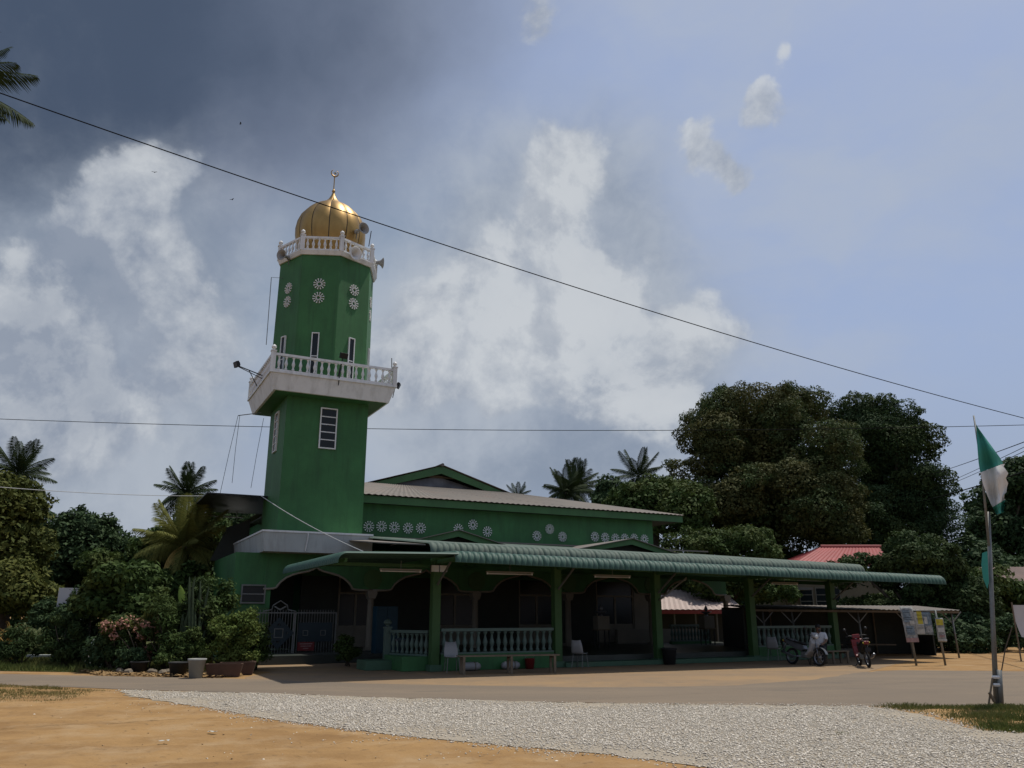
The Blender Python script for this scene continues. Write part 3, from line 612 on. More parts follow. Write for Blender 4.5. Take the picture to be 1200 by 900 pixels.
# porch slab round the foot
SB0, SA0, SA1 = 7.0, -4.25, .05
bl, _ = pa(250, 651, SA0)
def rect(i): return [(SA0+i, SB0+i), (SA1, SB0+i), (SA1, min(bl, 18)), (SA0+i, min(bl, 18))]
slab = frustum(MB(), rect(.10), 4.0, rect(0), 4.72).build('porch_slab', 'conc', mina)
MB().box(SA0-.03, SA1, SB0-.03, bl+.03, 4.721, 4.79).build('slab_coping', 'white', slab)
MB().tube([(-2.55, SB0-.03, 4.75), (-2.55, SB0+.0, 4.5), (-2.6, SB0+.08, 4.05)], .025, 6).build('drain_pipe', 'white', slab)

def horn(label, c, d, s=1.0, m='horn'):
    d = Vector(d).normalized(); q = d.to_track_quat('Z', 'Y').to_matrix().to_4x4()
    t = thing('horn_loudspeaker', label, 'loudspeaker', W(*c), 0, 'horn loudspeakers on the minaret')
    mw = Matrix.Rotation(TH, 4, 'Z') @ q
    me = MB().lathe([(.055, -.02), (.06, .05), (.075, .16), (.11, .28), (.17, .37), (.25, .43), (.265, .44), (.255, .445), (.165, .385), (.10, .29), (.06, .16), (.001, .12)], 20).mesh('bell', M[m], True)
    o = link('bell', me, t, (0, 0, 0)); o.matrix_local = mw @ Matrix.Scale(s, 4)
    o = link('driver', MB().lathe([(.001, -.22), (.08, -.22), (.09, -.20), (.09, -.06), (.06, -.02)], 14).mesh('driver', M['horn'], True), t); o.matrix_local = mw @ Matrix.Scale(s, 4)
    o = link('bracket', MB().bar((0, 0, -.05), (0, .0, -.05+.001), .14, .2).bar((0, -.05, -.1), (0, -.34, -.1), .03, .03).mesh('bracket', M['steel']), t); o.matrix_local = mw @ Matrix.Scale(s, 4)
a_, z_ = pb(420, 270, 8.3); horn('big grey horn loudspeaker mounted high beside the golden dome', (a_+.0, 8.35, z_), (.35, -1, -.05), 1.05)
a_, z_ = pb(411, 299, 7.95); horn('pale horn loudspeaker fixed low on the gallery, facing the road', (a_, 8.05, z_), (.25, -1, -.1), 1.15, 'white')
a_, z_ = pb(334, 300, 9.0); horn('grey horn loudspeaker on the garden side of the gallery', (a_+.12, 9.1, z_), (-.8, -.7, -.1), .95)
a_, z_ = pb(438, 306, 9.6); horn('grey horn loudspeaker sticking out sideways towards the big tree', (a_, 9.6, z_-.05), (1, -.1, .05), 1.0)
def flood(label, c, d, arm):
    t = thing('floodlight', label, 'floodlight', W(*c), TH, 'floodlights on the minaret balcony')
    q = Vector(d).normalized().to_track_quat('-Y', 'Z').to_matrix().to_4x4()
    o = link('housing', MB().prism([(-.17, -.12), (.17, -.12), (.17, .12), (-.17, .12)], -.05, .07).prism([(-.10, -.07), (.10, -.07), (.10, .07), (-.10, .07)], .07, .13).mesh('housing', M['black']), t, bevel=.012); o.matrix_local = q
    o = link('lens', MB().box(-.145, .145, -.056, -.051, -.095, .095).mesh('lens', M['glass']), t); o.matrix_local = q
    mb = MB(); A = Vector(arm); mb.tube([(0, .1, 0), A], .022, 6); mb.tube([A*.45, A*.8+Vector((0, 0, -.55))], .018, 6); mb.tube([(0, .1, -.02), A+Vector((0, 0, -.14))], .016, 6); link('arm', mb.mesh('arm', M['black']), t)
a_, z_ = pb(277, 427, 9.0); flood('black floodlight on a long arm reaching out over the garden side', (a_, 9.0, z_), (-1, -.3, -.35), (TCA-HB1-a_+.05, .35, -.25))
a_, z_ = pb(403, 417, 7.3); flood('black floodlight standing on the balcony rail facing the road', (a_, 7.3, z_), (.2, -1, -.3), (-.2, .0, -.95))
a_, z_ = pb(467, 452, 8.9); flood('small black floodlight at the balcony corner towards the hall', (a_, 8.9, z_), (1, -.5, -.5), (-.25, .2, .0))
def stick(name, label, cat, pts, r, m='steel', base=None):
    o = MB().tube(pts, r, 6).build(name, m); return tag(o, label, cat)
def LW(*p): return W(*p)
a_, z_ = pb(329, 324, 9.6); a2, z2 = pb(318, 325, 9.6); a3, z3 = pb(312, 404, 9.6)
stick('lightning_rod_bracket', 'thin bracket with a hanging wire on the upper shaft', 'bracket', [LW(a_+.25, 9.7, z_), LW(a2, 9.6, z2), LW(a3, 9.6, z3)], .015)
a_, z_ = pb(435, 272, 8.9); stick('antenna_rod', 'short whip antenna on the top gallery rail', 'antenna', [LW(a_-.08, 8.9, z_-.75), LW(a_, 8.9, z_+.05)], .022, 'black')
a_, z_ = pb(459, 421, 8.4); stick('antenna_rod', 'short whip antenna at the corner post of the square balcony', 'antenna', [LW(a_+.03, 8.4, z_-.65), LW(a_, 8.4, z_+.05)], .022, 'steel')
a_, z_ = pb(289, 485, 10.5); a2, z2 = pb(279, 487, 10.5)
stick('pulley_bracket', 'thin bracket under the square balcony holding slack wires', 'bracket', [LW(a_+.6, 10.5, z_+.12), LW(a2, 10.5, z2)], .018)
for (x0, y0, x1, y1), lab in (((279, 487, 258, 578), 'slack wire running from the balcony down to the side eave'), ((281, 487, 272, 566), 'loose wire end dangling under the balcony bracket'), ((309, 490, 294, 572), 'loose wire hanging beside the square shaft')):
    a0, z0 = pb(x0, y0, 10.5); a1, z1 = pb(x1, y1, 10.6)
    stick('hanging_wire', lab, 'wire', [LW(a0, 10.5, z0), LW((a0+a1)/2-.02, 10.55, (z0+z1)/2-.05), LW(a1, 10.6, z1)], .010, 'wire')

# ------------------------------------------------------------------ prayer hall
HA0, HA1, HB_, HB2 = -1.8, 16.7, 10.8, 26.0
EA0, EA1, EB0, EB2, EZ = -6.0, 18.4, 10.35, 28.0, 6.86
hall = lthing('prayer_hall', 'green prayer hall with rosette vents and low zinc roof with gable', 'mosque hall', (HA0+HA1)/2, (HB_+HB2)/2)
# upper wall + ground-floor wall with openings
MB().box(HA0, HA1, HB_, HB_+.25, 3.3, 6.62).build('front_wall', 'green', hall)
MB().box(HA1-.25, HA1, HB_+.251, HB2, 0, 6.62).build('side_wall', 'green', hall)
MB().box(HA0, HA0+.25, HB_+.251, HB2, 0, 6.62).build('side_wall', 'green', hall)
MB().box(HA0+.26, HA1-.26, HB2-.25, HB2, 0, 6.62).build('back_wall', 'green', hall)
edges = [HA0, -.2, 1.4, 4.2, 6.4, 8.6, 10.6, 13.0, 15.3, HA1]
doors = {1, 3, 5, 7}
for i in range(len(edges)-1):
    x0, x1 = edges[i], edges[i+1]
    if i in doors:
        dr = MB().box(x0, x0+.09, HB_+.04, HB_+.16, .36, 3.3).box(x1-.09, x1, HB_+.04, HB_+.16, .36, 3.3).box(x0+.09, x1-.09, HB_+.04, HB_+.16, 2.55, 2.63).box((x0+x1)/2-.05, (x0+x1)/2+.05, HB_+.04, HB_+.16, .36, 2.55).build('door', 'cream', hall)
        for q0, q1 in ((x0+.09, (x0+x1)/2-.05), ((x0+x1)/2+.05, x1-.09)):
            MB().box(q0, q1, HB_+.08, HB_+.10, 1.25, 2.55).build('pane', 'glass', dr); MB().box(q0, q1, HB_+.06, HB_+.12, .36, 1.245).build('panel', 'cream', dr)
        MB().box(x0+.09, x1-.09, HB_+.08, HB_+.10, 2.632, 3.3).build('fanlight', 'glass', dr)
    else:
        MB().box(x0, x1, HB_+.002, HB_+.24, .3, 3.298).build('pier_wall', 'cream' if i == 8 else 'dark', hall)  # dark tone painted in for the shade behind the arches
# fascia and roof
MB().box(-2.4, EA1, EB0, EB0+.05, 6.50, 6.84).build('fascia', 'green_trim', hall)
MB().box(EA1-.05, EA1, EB0+.051, EB2, 6.50, 6.84).build('fascia', 'green_trim', hall)
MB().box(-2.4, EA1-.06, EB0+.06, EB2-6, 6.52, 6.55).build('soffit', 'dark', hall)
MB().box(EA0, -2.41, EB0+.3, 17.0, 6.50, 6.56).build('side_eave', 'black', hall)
GA0, GA1, GB0, GZ = 2.5, 10.5, 15.9, 8.30
GC = (GA0+GA1)/2; GTOP = 9.50
def roofquad(p, q, r_, s_, n, name, parent, m, rib=.035, pitch=.30):
    # corrugated sheet strips between edge p-q (eave) and s-r (top)
    p, q, r_, s_ = map(Vector, (p, q, r_, s_)); nn = (q-p).cross(s_-p).normalized()
    if nn.z < 0: nn = -nn
    for i in range(n):
        mb = MB(); e0 = p+(q-p)*i/n; e1 = p+(q-p)*(i+1)/n; t0 = s_+(r_-s_)*i/n; t1 = s_+(r_-s_)*(i+1)/n
        k = max(2, int(round((e1-e0).length/pitch)))*4; A = []; B = []
        for j in range(k+1):
            h = nn*(rib*(.5+.5*math.cos(2*math.pi*j/4)) if j % 4 in (0, 1, 3) else 0); f = j/k
            A.append(e0+(e1-e0)*f+h); B.append(t0+(t1-t0)*f+h)
        mb.add(A+B, [(j, j+1, k+2+j, k+1+j) for j in range(k)]); mb.build(name, m, parent)
rf = MB().add([(-2.4, EB0-.08, 6.845), (EA1, EB0-.08, 6.845), (EA1, EB2, 6.845), (-2.4, EB2, 6.845), (GA0, GB0, GZ), (GA1, GB0, GZ), (GA1, 23, GZ), (GA0, 23, GZ)], [(0, 1, 5, 4), (1, 2, 6, 5), (2, 3, 7, 6), (3, 0, 4, 7), (4, 5, 6, 7)]).build('roof', 'zinc', hall)
roofquad((-2.4, EB0-.12, 6.86), (EA1, EB0-.12, 6.86), (GA1, GB0, GZ+.012), (GA0, GB0, GZ+.012), 24, 'roof_sheet', rf, 'zinc')
roofquad((EA1+.05, EB0-.1, 6.86), (EA1+.05, EB2, 6.86), (GA1, 23, GZ+.012), (GA1, GB0, GZ+.012), 16, 'roof_sheet', rf, 'zinc')
# gable on the ridge: two green barge boards, recessed dark panel, sheets behind
gb = MB().prism([(GA0-.2, GZ-.10), (GC, GTOP), (GA1+.2, GZ-.10), (GA1-.9, GZ-.10), (GC, GTOP-.42), (GA0+.9, GZ-.10)], GB0-.05, GB0+.03).build('gable', 'green_trim', hall)
MB().prism([(GA0+.5, GZ-.1), (GC, GTOP-.5), (GA1-.5, GZ-.1)], GB0+.55, GB0+.60).build('gable_panel', mat('gable_tiles', (.20, .22, .26), .3, .5, 1.2), gb)
MB().prism([(GA0+2.6, GZ+.62), (GC, GTOP-.45), (GA1-2.6, GZ+.62)], GB0+.45, GB0+.50).build('gable_timber', 'wood', gb)
roofquad((GA0-.4, GB0-.15, GZ-.10), (GA0-.4, 23.2, GZ-.10), (GC, 23.2, GTOP+.03), (GC, GB0-.15, GTOP+.03), 8, 'roof_sheet', rf, 'zinc')
roofquad((GA1+.4, GB0-.15, GZ-.10), (GA1+.4, 23.2, GZ-.10), (GC, 23.2, GTOP+.03), (GC, GB0-.15, GTOP+.03), 8, 'roof_sheet', rf, 'zinc')
MB().tube([(GC, GB0-.2, GTOP+.05), (GC, 23.2, GTOP+.05)], .09, 8).build('ridge_cap', 'zinc', rf)
# rosettes on the hall wall
ros_h = rosette_mesh(.25)
for x, y in [(432, 617), (447, 617), (462, 618), (478, 619), (493, 619), (537, 620), (554, 615), (571, 623), (629, 628), (644, 620), (659, 629), (697, 629), (709, 630), (721, 631), (732, 631), (743, 631), (755, 632)]:
    a_, z_ = pb(x, y, HB_-.012); link('rosette', ros_h, hall, (a_, HB_-.012, z_))
MB().add([(-5.2, 14, 4.0), (-3.62, 14, 4.0), (-3.62, 14, 5.9), (-4.6, 14, 5.5), (-5.2, 14.15, 4.0), (-3.62, 14.15, 4.0), (-3.62, 14.15, 5.9), (-4.6, 14.15, 5.5)], [(0, 1, 2, 3), (7, 6, 5, 4), (0, 4, 5, 1), (1, 5, 6, 2), (2, 6, 7, 3), (3, 7, 4, 0)]).build('side_parapet', 'dark', hall)
MB().box(-5.9, -3.6, 16.5, 16.58, 6.22, 6.27).build('gutter', 'white', hall)
for q in range(4): MB().box(-5.7+q*.6, -5.66+q*.6, 16.5, 16.56, 6.27, 6.51).build('gutter_hanger', 'steel', hall)

# ------------------------------------------------------------------ veranda: floor, arcade, roof with rolled eave
ver = lthing('veranda', 'arcaded veranda with ogee arches and faded rolled-edge metal roof', 'veranda', 8.0, 6.0)
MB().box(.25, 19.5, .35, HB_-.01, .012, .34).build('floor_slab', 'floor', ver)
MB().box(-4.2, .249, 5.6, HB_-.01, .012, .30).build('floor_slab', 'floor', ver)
MB().box(4.6, 17.4, -.30, .345, .012, .16).build('step', 'step', ver)
MB().box(-1.8, .2, 1.2, 2.2, .012, .30).build('step', 'step', ver)
AP0, PIT, AB = -1.9, 4.65, 8.0
half = [(0, 3.50), (.12, 3.42), (.30, 3.345), (.60, 3.28), (.90, 3.20), (1.15, 3.08), (1.35, 2.92), (1.46, 2.78), (1.50, 2.70), (1.62, 2.66), (1.80, 2.645), (2.0, 2.64), (2.325, 2.64)]
curve = [(-x, z) for x, z in half[::-1]]+half[1:]
for i in range(5):
    c = AP0+PIT*i; A = [(c+x, z) for x, z in curve]; B = [(x, 4.25) for x, z in A]
    if i == 0: A = [p for p in A if p[0] > -4.12]; B = [(x, 4.0) for x, z in A]
    ar = MB().strip(A, B, AB, AB+.22).build('arch', 'green', ver)
    MB().tube([(x, AB-.015, z) for x, z in A], .045, 6).build('moulding', 'cream', ar, True)
for i in range(1, 6):
    x = AP0-PIT/2+PIT*i
    cm = MB().lathe([(.15, .45), (.14, 1.4), (.125, 2.25), (.14, 2.27), (.14, 2.32)], 14, (x, AB+.11, 0)).build('column', 'cream', ver, True)
    MB().box(x-.18, x+.18, AB-.07, AB+.29, .301, .45).build('base', 'cream', cm); MB().prism([(x-.13, 2.32), (x+.13, 2.32), (x+.2, 2.5), (x+.2, 2.638), (x-.2, 2.638), (x-.2, 2.5)], AB-.08, AB+.30).build('capital', 'cream', cm)
    if 0 < i < 5: MB().prism([(x+.40*math.cos(2*math.pi*k/24), 3.08+.40*math.sin(2*math.pi*k/24)) for k in range(24)], AB-.03, AB-.001).build('roundel', 'green2', ver)
# porch wall left of the gate, two tone
MB().box(-5.0, -3.6, AB+.02, AB+.24, 1.95, 3.999).build('porch_wall', 'green', ver); MB().box(-5.0, -3.6, AB+.0, AB+.24, 0, 1.949).build('porch_wall', 'green2', ver)
MB().box(-5.0, -4.76, AB+.241, 14, 0, 3.99).build('porch_wall', 'green', ver)
MB().box(-4.75, -.2, 12.3, 12.5, 0.3, 3.99).build('porch_wall', 'dark', ver)  # back wall toned dark in place of shade under the gate arch
wv, wz = pb(289, 683, AB); window(ver, (-4.25, AB-.0, 2.45), 0, .9, .7, [.5], fm='steel')
# rolled-edge sheets
def rolled_profile(L, slope, rad, drop):
    pr = []; n = 7                         # from the lip round the roll, then up the slope (b, z); lip bottom at (0,0)
    for k in range(n+1):
        a = R(-8)+(R(90)-slope+R(8))*k/n
        pr.append((rad-rad*math.cos(a), drop+rad*math.sin(a)-rad*math.sin(R(-8))))
    b0, z0 = pr[-1]
    for k in (1, 2, 3): pr.append((b0+L*k/3*math.cos(slope), z0+L*k/3*math.sin(slope)))
    return [(0.0, 0.0)]+pr if drop > 0 else pr
def rolled_mesh(name, m, width, L, slope, rad, pitch=.22, amp=.055, drop=0.0, right=True):
    pr = rolled_profile(L, slope, rad, drop); nr = int(round(width/pitch)); seg = 6; mb = MB(); nx = nr*seg+1; vs = []
    for i in range(len(pr)):
        p0 = Vector(pr[max(i-1, 0)]); p1 = Vector(pr[min(i+1, len(pr)-1)]); t = (p1-p0).normalized(); nrm = Vector((-t.y, t.x))
        for j in range(nx):
            f = (j % seg)/seg; h = amp*math.sin(math.pi*f)**.6 if 0 < f < 1 else 0
            vs.append((width*j/(nx-1), pr[i][0]+nrm.x*h, pr[i][1]+nrm.y*h))
    mb.add(vs, [(i*nx+j, i*nx+j+1, (i+1)*nx+j+1, (i+1)*nx+j) for i in range(len(pr)-1) for j in range(nx-1)])
    me = mb.mesh(name, M[m], True); return me
def lay(parent, me, width, a0, z0, a1, z1, b, n, jit=.006, b1=None):
    b1 = b if b1 is None else b1
    for i in range(n):
        f = i/n; rr = random.Random(i*7+int(b*10))
        link('roof_sheet', me, parent, (a0+(a1-a0)*f, b+(b1-b)*f+rr.uniform(-jit, jit), z0+(z1-z0)*f+rr.uniform(-jit, jit)), (0, -math.atan2(z1-z0, a1-a0), math.atan2(b1-b, a1-a0)))
UA0, UA1 = -.15, 19.9
nu = 19; wu = (UA1-UA0)/nu
me_u = rolled_mesh('roof_sheet', 'sheet_up', wu, 10.4, R(6.0), .30, wu/5)
lay(ver, me_u, wu, UA0, 3.60, UA1, 3.40, .15, nu)
me_t = MB().add([(0, 0, 0), (wu, 0, 0), (wu, 9.9, 1.05), (0, 9.9, 1.05)], [(0, 1, 2, 3)])
# left bay of the veranda roof running to the minaret
MB().add([(-.9, 3.0, 4.14), (-.15, .6, 3.93), (-.15, 8.0, 4.66), (-.9, 8.0, 4.62), (-.9, 3.0, 4.10), (-.15, .6, 3.89), (-.15, 8.0, 4.62), (-.9, 8.0, 4.58)], [(0, 1, 2, 3), (7, 6, 5, 4), (0, 4, 5, 1), (1, 5, 6, 2), (2, 6, 7, 3), (3, 7, 4, 0)]).build('side_roof', 'zinc', ver)
MB().box(-.17, 19.9, 10.2, 10.26, 4.95, 5.02).build('flashing', 'zinc', ver)
# gablets
for x0, xc, x1 in ((.45, 2.9, 5.35), (8.0, 11.2, 13.8)):
    b0 = 5.0; zb = 4.38; za = 4.90
    g = MB().prism([(x0, zb-.1), (xc, za), (x1, zb-.1), (x1-.9, zb-.1), (xc, za-.24), (x0+.9, zb-.1)], b0, b0+.06).build('gablet', 'green_trim', ver)
    MB().prism([(x0+.4, zb-.1), (xc, za-.2), (x1-.4, zb-.1)], b0+.4, b0+.44).build('gablet_panel', 'dark', g)
    for xe in (x0, x1): MB().add([(xe, b0-.12, zb-.07), (xc, b0-.12, za+.03), (xc, 9.6, za+.03), (xe, 6.0, zb-.07), (xe, b0-.12, zb-.10), (xc, b0-.12, za), (xc, 9.6, za), (xe, 6.0, zb-.10)], [(0, 1, 2, 3), (7, 6, 5, 4), (0, 4, 5, 1), (1, 5, 6, 2), (2, 6, 7, 3), (3, 7, 4, 0)]).build('gablet_sheet', 'zinc', g)
# ------------------------------------------------------------------ front canopy
can = lthing('entrance_canopy', 'long teal metal canopy with rolled eave on green square pillars', 'canopy', 8.8, 0)
CA0, CA1, CB = -.38, 21.7, -2.45
nc = 21; wc_ = (pb(1109, 685, -3.8)[0]-CA0)/nc
me_c = rolled_mesh('roof_sheet', 'sheet_lo', wc_, 4.3, R(2.4), .26, wc_/5)
CB1 = -3.8; CA1, CZ1 = pb(1109, 685, CB1); CZ0 = 3.17
lay(can, me_c, wc_, CA0, CZ0, CA1, CZ1, CB, nc, b1=CB1)
# side sheets, eave towards the garden
SLA, SLZ = -3.85, 3.06
as_, zs_ = pb(518, 648, CB)
ns = 8; ws = 7.1/ns
sl_ = math.atan2(zs_-(SLZ+.30), (as_-SLA-.25))
me_s = rolled_mesh('roof_sheet', 'sheet_lo', ws, 3.35, max(sl_, R(-3)), .24, ws/4)
for i in range(ns): link('roof_sheet', me_s, can, (SLA, CB+7.1-i*ws, SLZ), (0, 0, -math.pi/2))
# pillars, beams, brackets
PX = [0.0, 4.43, 8.62, 13.1, 17.5]
def ez(a): return CZ0+(CZ1-CZ0)*(a-CA0)/(CA1-CA0)
for i, a in enumerate(PX):
    zt = ez(a)+.20
    p = MB().box(a-.135, a+.135, -.135, .135, .012, zt).build('pillar', 'green2', can, bevel=.012)
    MB().box(a-.19, a+.19, -.19, .19, .012, .20).build('plinth', 'step', p)
    MB().bar((a, -.16, zt-.05), (a, CB+.35, zt-.02), .08, .12).build('bracket_beam', 'green_trim', can)
    MB().bar((a, -.16, zt-.75), (a, -1.2, zt-.1), .05, .05).build('brace', 'steel', can)
MB().bar((CA0+.2, .0, ez(0)+.24), (CA1-.2, .0, ez(CA1)+.24), .1, .12).build('wall_plate', 'green_trim', can)
MB().bar((CA0+.2, -1.9, ez(0)+.22), (CA1-.3, -1.9, ez(CA1)+.22), .06, .08).build('purlin', 'steel', can)
for a in PX[1:]:
    MB().bar((a, .16, ez(a)+.1), (a, 8.0, ez(a)+.55), .1, .14).build('rafter', 'green_trim', can)
MB().bar((.16, .3, 3.2), (-3.4, .3, 3.2), .08, .1).build('side_beam', 'green_trim', can); MB().bar((-3.4, -1.6, 3.2), (-3.4, 4.4, 3.2), .08, .1).build('side_beam', 'green_trim', can)
MB().bar((8.62+1.4, -.05, 3.02), (8.62+.02, -.17, 2.2), .05, .05).build('brace', 'steel', can)
def batten(label, a0, a1, b, z):
    t = lthing('tube_light', label, 'lamp', (a0+a1)/2, b, 'unlit tube lights under the canopy', z)
    MB().box(a0, a1, b-.04, b+.04, z+.03, z+.075).build('batten', 'lamp', t); MB().tube([(a0+.03, b, z), (a1-.03, b, z)], .02, 8).build('tube', 'lens', t, True)
    for q in (a0+.02, a1-.06): MB().box(q, q+.04, b-.025, b+.025, z-.025, z+.029).build('end_cap', 'white', t)
    MB().bar(((a0+a1)/2, b, z+.076), ((a0+a1)/2, b, z+.32), .015).build('hanger', 'steel', t)
batten('unlit tube light left of the first green pillar', -2.0, -.65, -.4, 2.98)
batten('unlit tube light between the first two pillars under the eave', 1.5, 3.2, -.6, 2.97)
batten('unlit tube light between the second and third pillars', 5.6, 7.1, -.6, 2.95)
batten('unlit tube light between the fourth and last pillars', 13.9, 15.3, -.4, 2.85)
ft = lthing('pillar_lamp', 'small pale twin-panel lamp at the head of the first pillar', 'lamp', .0, -.3, None, 3.0)
MB().box(-.26, -.02, -.30, -.22, 3.0, 3.2).build('lamp_panel', 'lens', ft); MB().box(.02, .26, -.30, -.22, 3.0, 3.2).build('lamp_panel', 'lens', ft); MB().box(-.27, .27, -.22, -.155, 3.0, 3.22).build('back_plate', 'black', ft)

# ------------------------------------------------------------------ gate
ga0, ga1 = pb(297, 773, 7.75)[0], pb(391, 773, 7.75)[0]
GBv = 7.75; gz0, gz1 = .10, 1.88
gate = lthing('metal_gate', 'grey barred metal gate with diamond ornaments below the minaret', 'gate', (ga0+ga1)/2, GBv)
gm = (ga0+ga1)/2-.1
bar_me = {}
for L0, L1 in ((ga0, gm-.03), (gm+.03, ga1)):
    lf = MB().bar((L0, GBv, gz0), (L1, GBv, gz0), .04).bar((L0, GBv, gz1-.12), (L1, GBv, gz1-.12), .04).bar((L0, GBv, gz0), (L0, GBv, gz1-.1), .05).bar((L1, GBv, gz0), (L1, GBv, gz1-.1), .05).build('gate_leaf', 'steel', gate)
    n = int((L1-L0)/.10)
    for k in range(1, n):
        x = L0+(L1-L0)*k/n; me = bar_me.setdefault(0, MB().bar((0, 0, gz0), (0, 0, gz1), .018).mesh('bar', M['steel'])); link('bar', me, lf, (x, GBv, 0))
def diamond(x, z, r, m, b, par, nm):
    A = [(x+r*math.cos(R(90*k)), z+r*math.sin(R(90*k))) for k in range(5)]; B = [(x+r*.62*math.cos(R(90*k)), z+r*.62*math.sin(R(90*k))) for k in range(5)]
    MB().strip(A, B, b-.02, b).build(nm, m, par)
dx, dz = pb(326, 742, GBv)
diamond(dx, dz, .58, 'navy', GBv-.03, gate, 'diamond_plate')
def sqring(x, z, r, w, m, b, par, nm):
    A = [(x+r*s_, z+r*t) for s_, t in ((1, 1), (-1, 1), (-1, -1), (1, -1), (1, 1))]; B = [(x+(r-w)*s_, z+(r-w)*t) for s_, t in ((1, 1), (-1, 1), (-1, -1), (1, -1), (1, 1))]
    MB().strip(A, B, b-.015, b).build(nm, m, par)
MB().box(dx-.30, dx+.30, GBv-.052, GBv-.051, dz-.28, dz+.28).build('panel', 'navy', gate)
sqring(dx, dz, .17, .03, 'steel', GBv-.055, gate, 'square_ring')
x2 = pb(362, 742, GBv)[0]; x3 = pb(378, 742, GBv)[0]
MB().box(x2-.42, x3+.35, GBv-.045, GBv-.03, dz-.32, dz+.38).build('panel', 'navy', gate)
for x in (x2-.15, x3): sqring(x, dz, .10, .02, 'steel', GBv-.05, gate, 'square_ring')
zs0 = pb(355, 762, GBv)[1]
sg = MB().box(x2-.42, x2+.22, GBv-.06, GBv-.048, zs0-.02, zs0+.30).build('sign_plate', 'redplast', gate)
for k, w in enumerate((.24, .2, .1)): MB().box(x2-.10-w, x2-.10+w, GBv-.064, GBv-.061, zs0+.22-.085*k, zs0+.25-.085*k).build('lettering_line', 'poster_pink', sg)
ox, oz = pb(328, 716, GBv)
MB().tube([(ox-.62, GBv, oz-.02), (ox-.30, GBv, oz+.05), (ox-.27, GBv, oz+.2), (ox, GBv, oz+.38), (ox+.27, GBv, oz+.2), (ox+.30, GBv, oz+.05), (ox+.62, GBv, oz-.02)], .025, 6).build('crest', 'steel', gate)
MB().bar((ox-.22, GBv, oz+.17), (ox, GBv, oz+.05), .05).bar((ox, GBv, oz+.05), (ox+.22, GBv, oz+.17), .05).build('crest_chevron', 'steel', gate)
# ------------------------------------------------------------------ balustrades
bm_p = baluster_mesh(.62, 1.35, 'palegreen', 10)
def railing(label, p, q, z0, n, h=.62, mesh=None, newel=None):
    (a0, b0), (a1, b1) = p, q
    t = lthing('balustrade', label, 'balustrade', (a0+a1)/2, (b0+b1)/2, 'pale green balustrades of the veranda')
    L_ = Vector((a1-a0, b1-b0, 0)); d = L_.normalized()
    MB().bar((a0, b0, z0+h+.11), (a1, b1, z0+h+.11), .16, .09).build('top_rail', 'palegreen', t)
    MB().bar((a0, b0, z0+.025), (a1, b1, z0+.025), .16, .05).build('bottom_rail', 'palegreen', t)
    for k in range(n):
        f = (k+.5)/n; link('baluster', mesh or bm_p, t, (a0+(a1-a0)*f, b0+(b1-b0)*f, z0+.05))
    if newel:
        mb = MB(); posts(mb, newel[0], newel[1], .3, z0+h-.1, .10, .14); mb.build('newel_post', 'palegreen', t)
    return t
PW = MB().box(.2, 4.25, -.10, .12, .012, .50).build('curb_wall', 'green', ver)
railing('pale green balustrade between the first two pillars behind the bench', (.2, .0), (4.27, .0), .50, 17)
railing('short pale green balustrade with ball-topped post running back from the first pillar', (-.75, 1.9), (-.06, .3), .44, 8, newel=(-.85, 2.05))
railing('pale green balustrade between the last two pillars behind the motorcycle', (13.3, .0), (17.3, .0), .50, 16)
railing('far pale balustrade at the open end of the veranda', (15.2, 7.8), (17.6, 7.8), .46, 12)
MB().box(13.3, 17.3, -.10, .12, .012, .50).build('curb_wall', 'green', ver); MB().box(15.2, 17.6, 7.7, 7.9, .341, .46).build('curb_wall', 'green', ver); MB().box(-.95, -.0, .25, 2.1, .0121, .44).build('curb_wall', 'green', ver)
# low wall + tiled bench line at the back of the veranda
MB().box(13.4, 18.6, 9.6, 9.8, .341, 1.0).build('low_wall', 'cream', ver)

# ------------------------------------------------------------------ benches, chairs, boxes
def bench(label, p, q, h, d=.42, slats=4):
    A = gp(*p); B = gp(*q); L_ = (B-A).length; rz = math.atan2(B.y-A.y, B.x-A.x)
    t = thing('wooden_bench', label, 'bench', A, rz)
    for k in range(slats):
        y = d*(k+.5)/slats; MB().box(-.05, L_+.05, y-d/slats*.44, y+d/slats*.44, h-.035, h).build('seat_plank', 'wood', t)
    for f in (.02, .5, .95):
        for y in (.03, d-.03): MB().box(L_*f, L_*f+.07, y-.03, y+.03, 0.012, h-.10).build('leg', 'wood', t)
        MB().box(L_*f-.001, L_*f+.071, 0, d, h-.10, h-.036).build('cross_rail', 'wood', t)
    return t
bench('long plank bench in front of the pale green balustrade', (540, 791.5), (655, 789), .54)
bench('low dark bench next to the seated person', (958, 779), (996, 778), .45)
def chair(label, a, b, rz):
    t = thing('plastic_chair', label, 'chair', W(a, b, .012), TH+rz, 'pale plastic chairs beside the pillars')
    n = 6; vs = []
    prof = [(.20, .44), (.0, .42), (-.16, .43), (-.21, .50), (-.24, .66), (-.28, .86)]     # (y front..back, z)
    for (y, z), w in zip(prof, (.21, .23, .22, .22, .21, .17)):
        for j in range(n+1):
            x = -w+2*w*j/n; vs.append((x, y+.03*(2*j/n-1)**2*(1 if z > .45 else 0), z+.02*(2*j/n-1)**2))
    sh = MB().add(vs, [(i*(n+1)+j, i*(n+1)+j+1, (i+1)*(n+1)+j+1, (i+1)*(n+1)+j) for i in range(len(prof)-1) for j in range(n)]).build('seat_shell', 'plast', t, True, pos=(0, 0, 0))
    sh.modifiers.new('solid', 'SOLIDIFY').thickness = .018
    for sx_ in (-1, 1):
        for y0, y1 in ((.16, .20), (-.14, -.22)): MB().tube([(sx_*.17, y0, .42), (sx_*.20, y1, 0)], .014, 6).build('leg', 'steel', t, pos=(0, 0, 0))
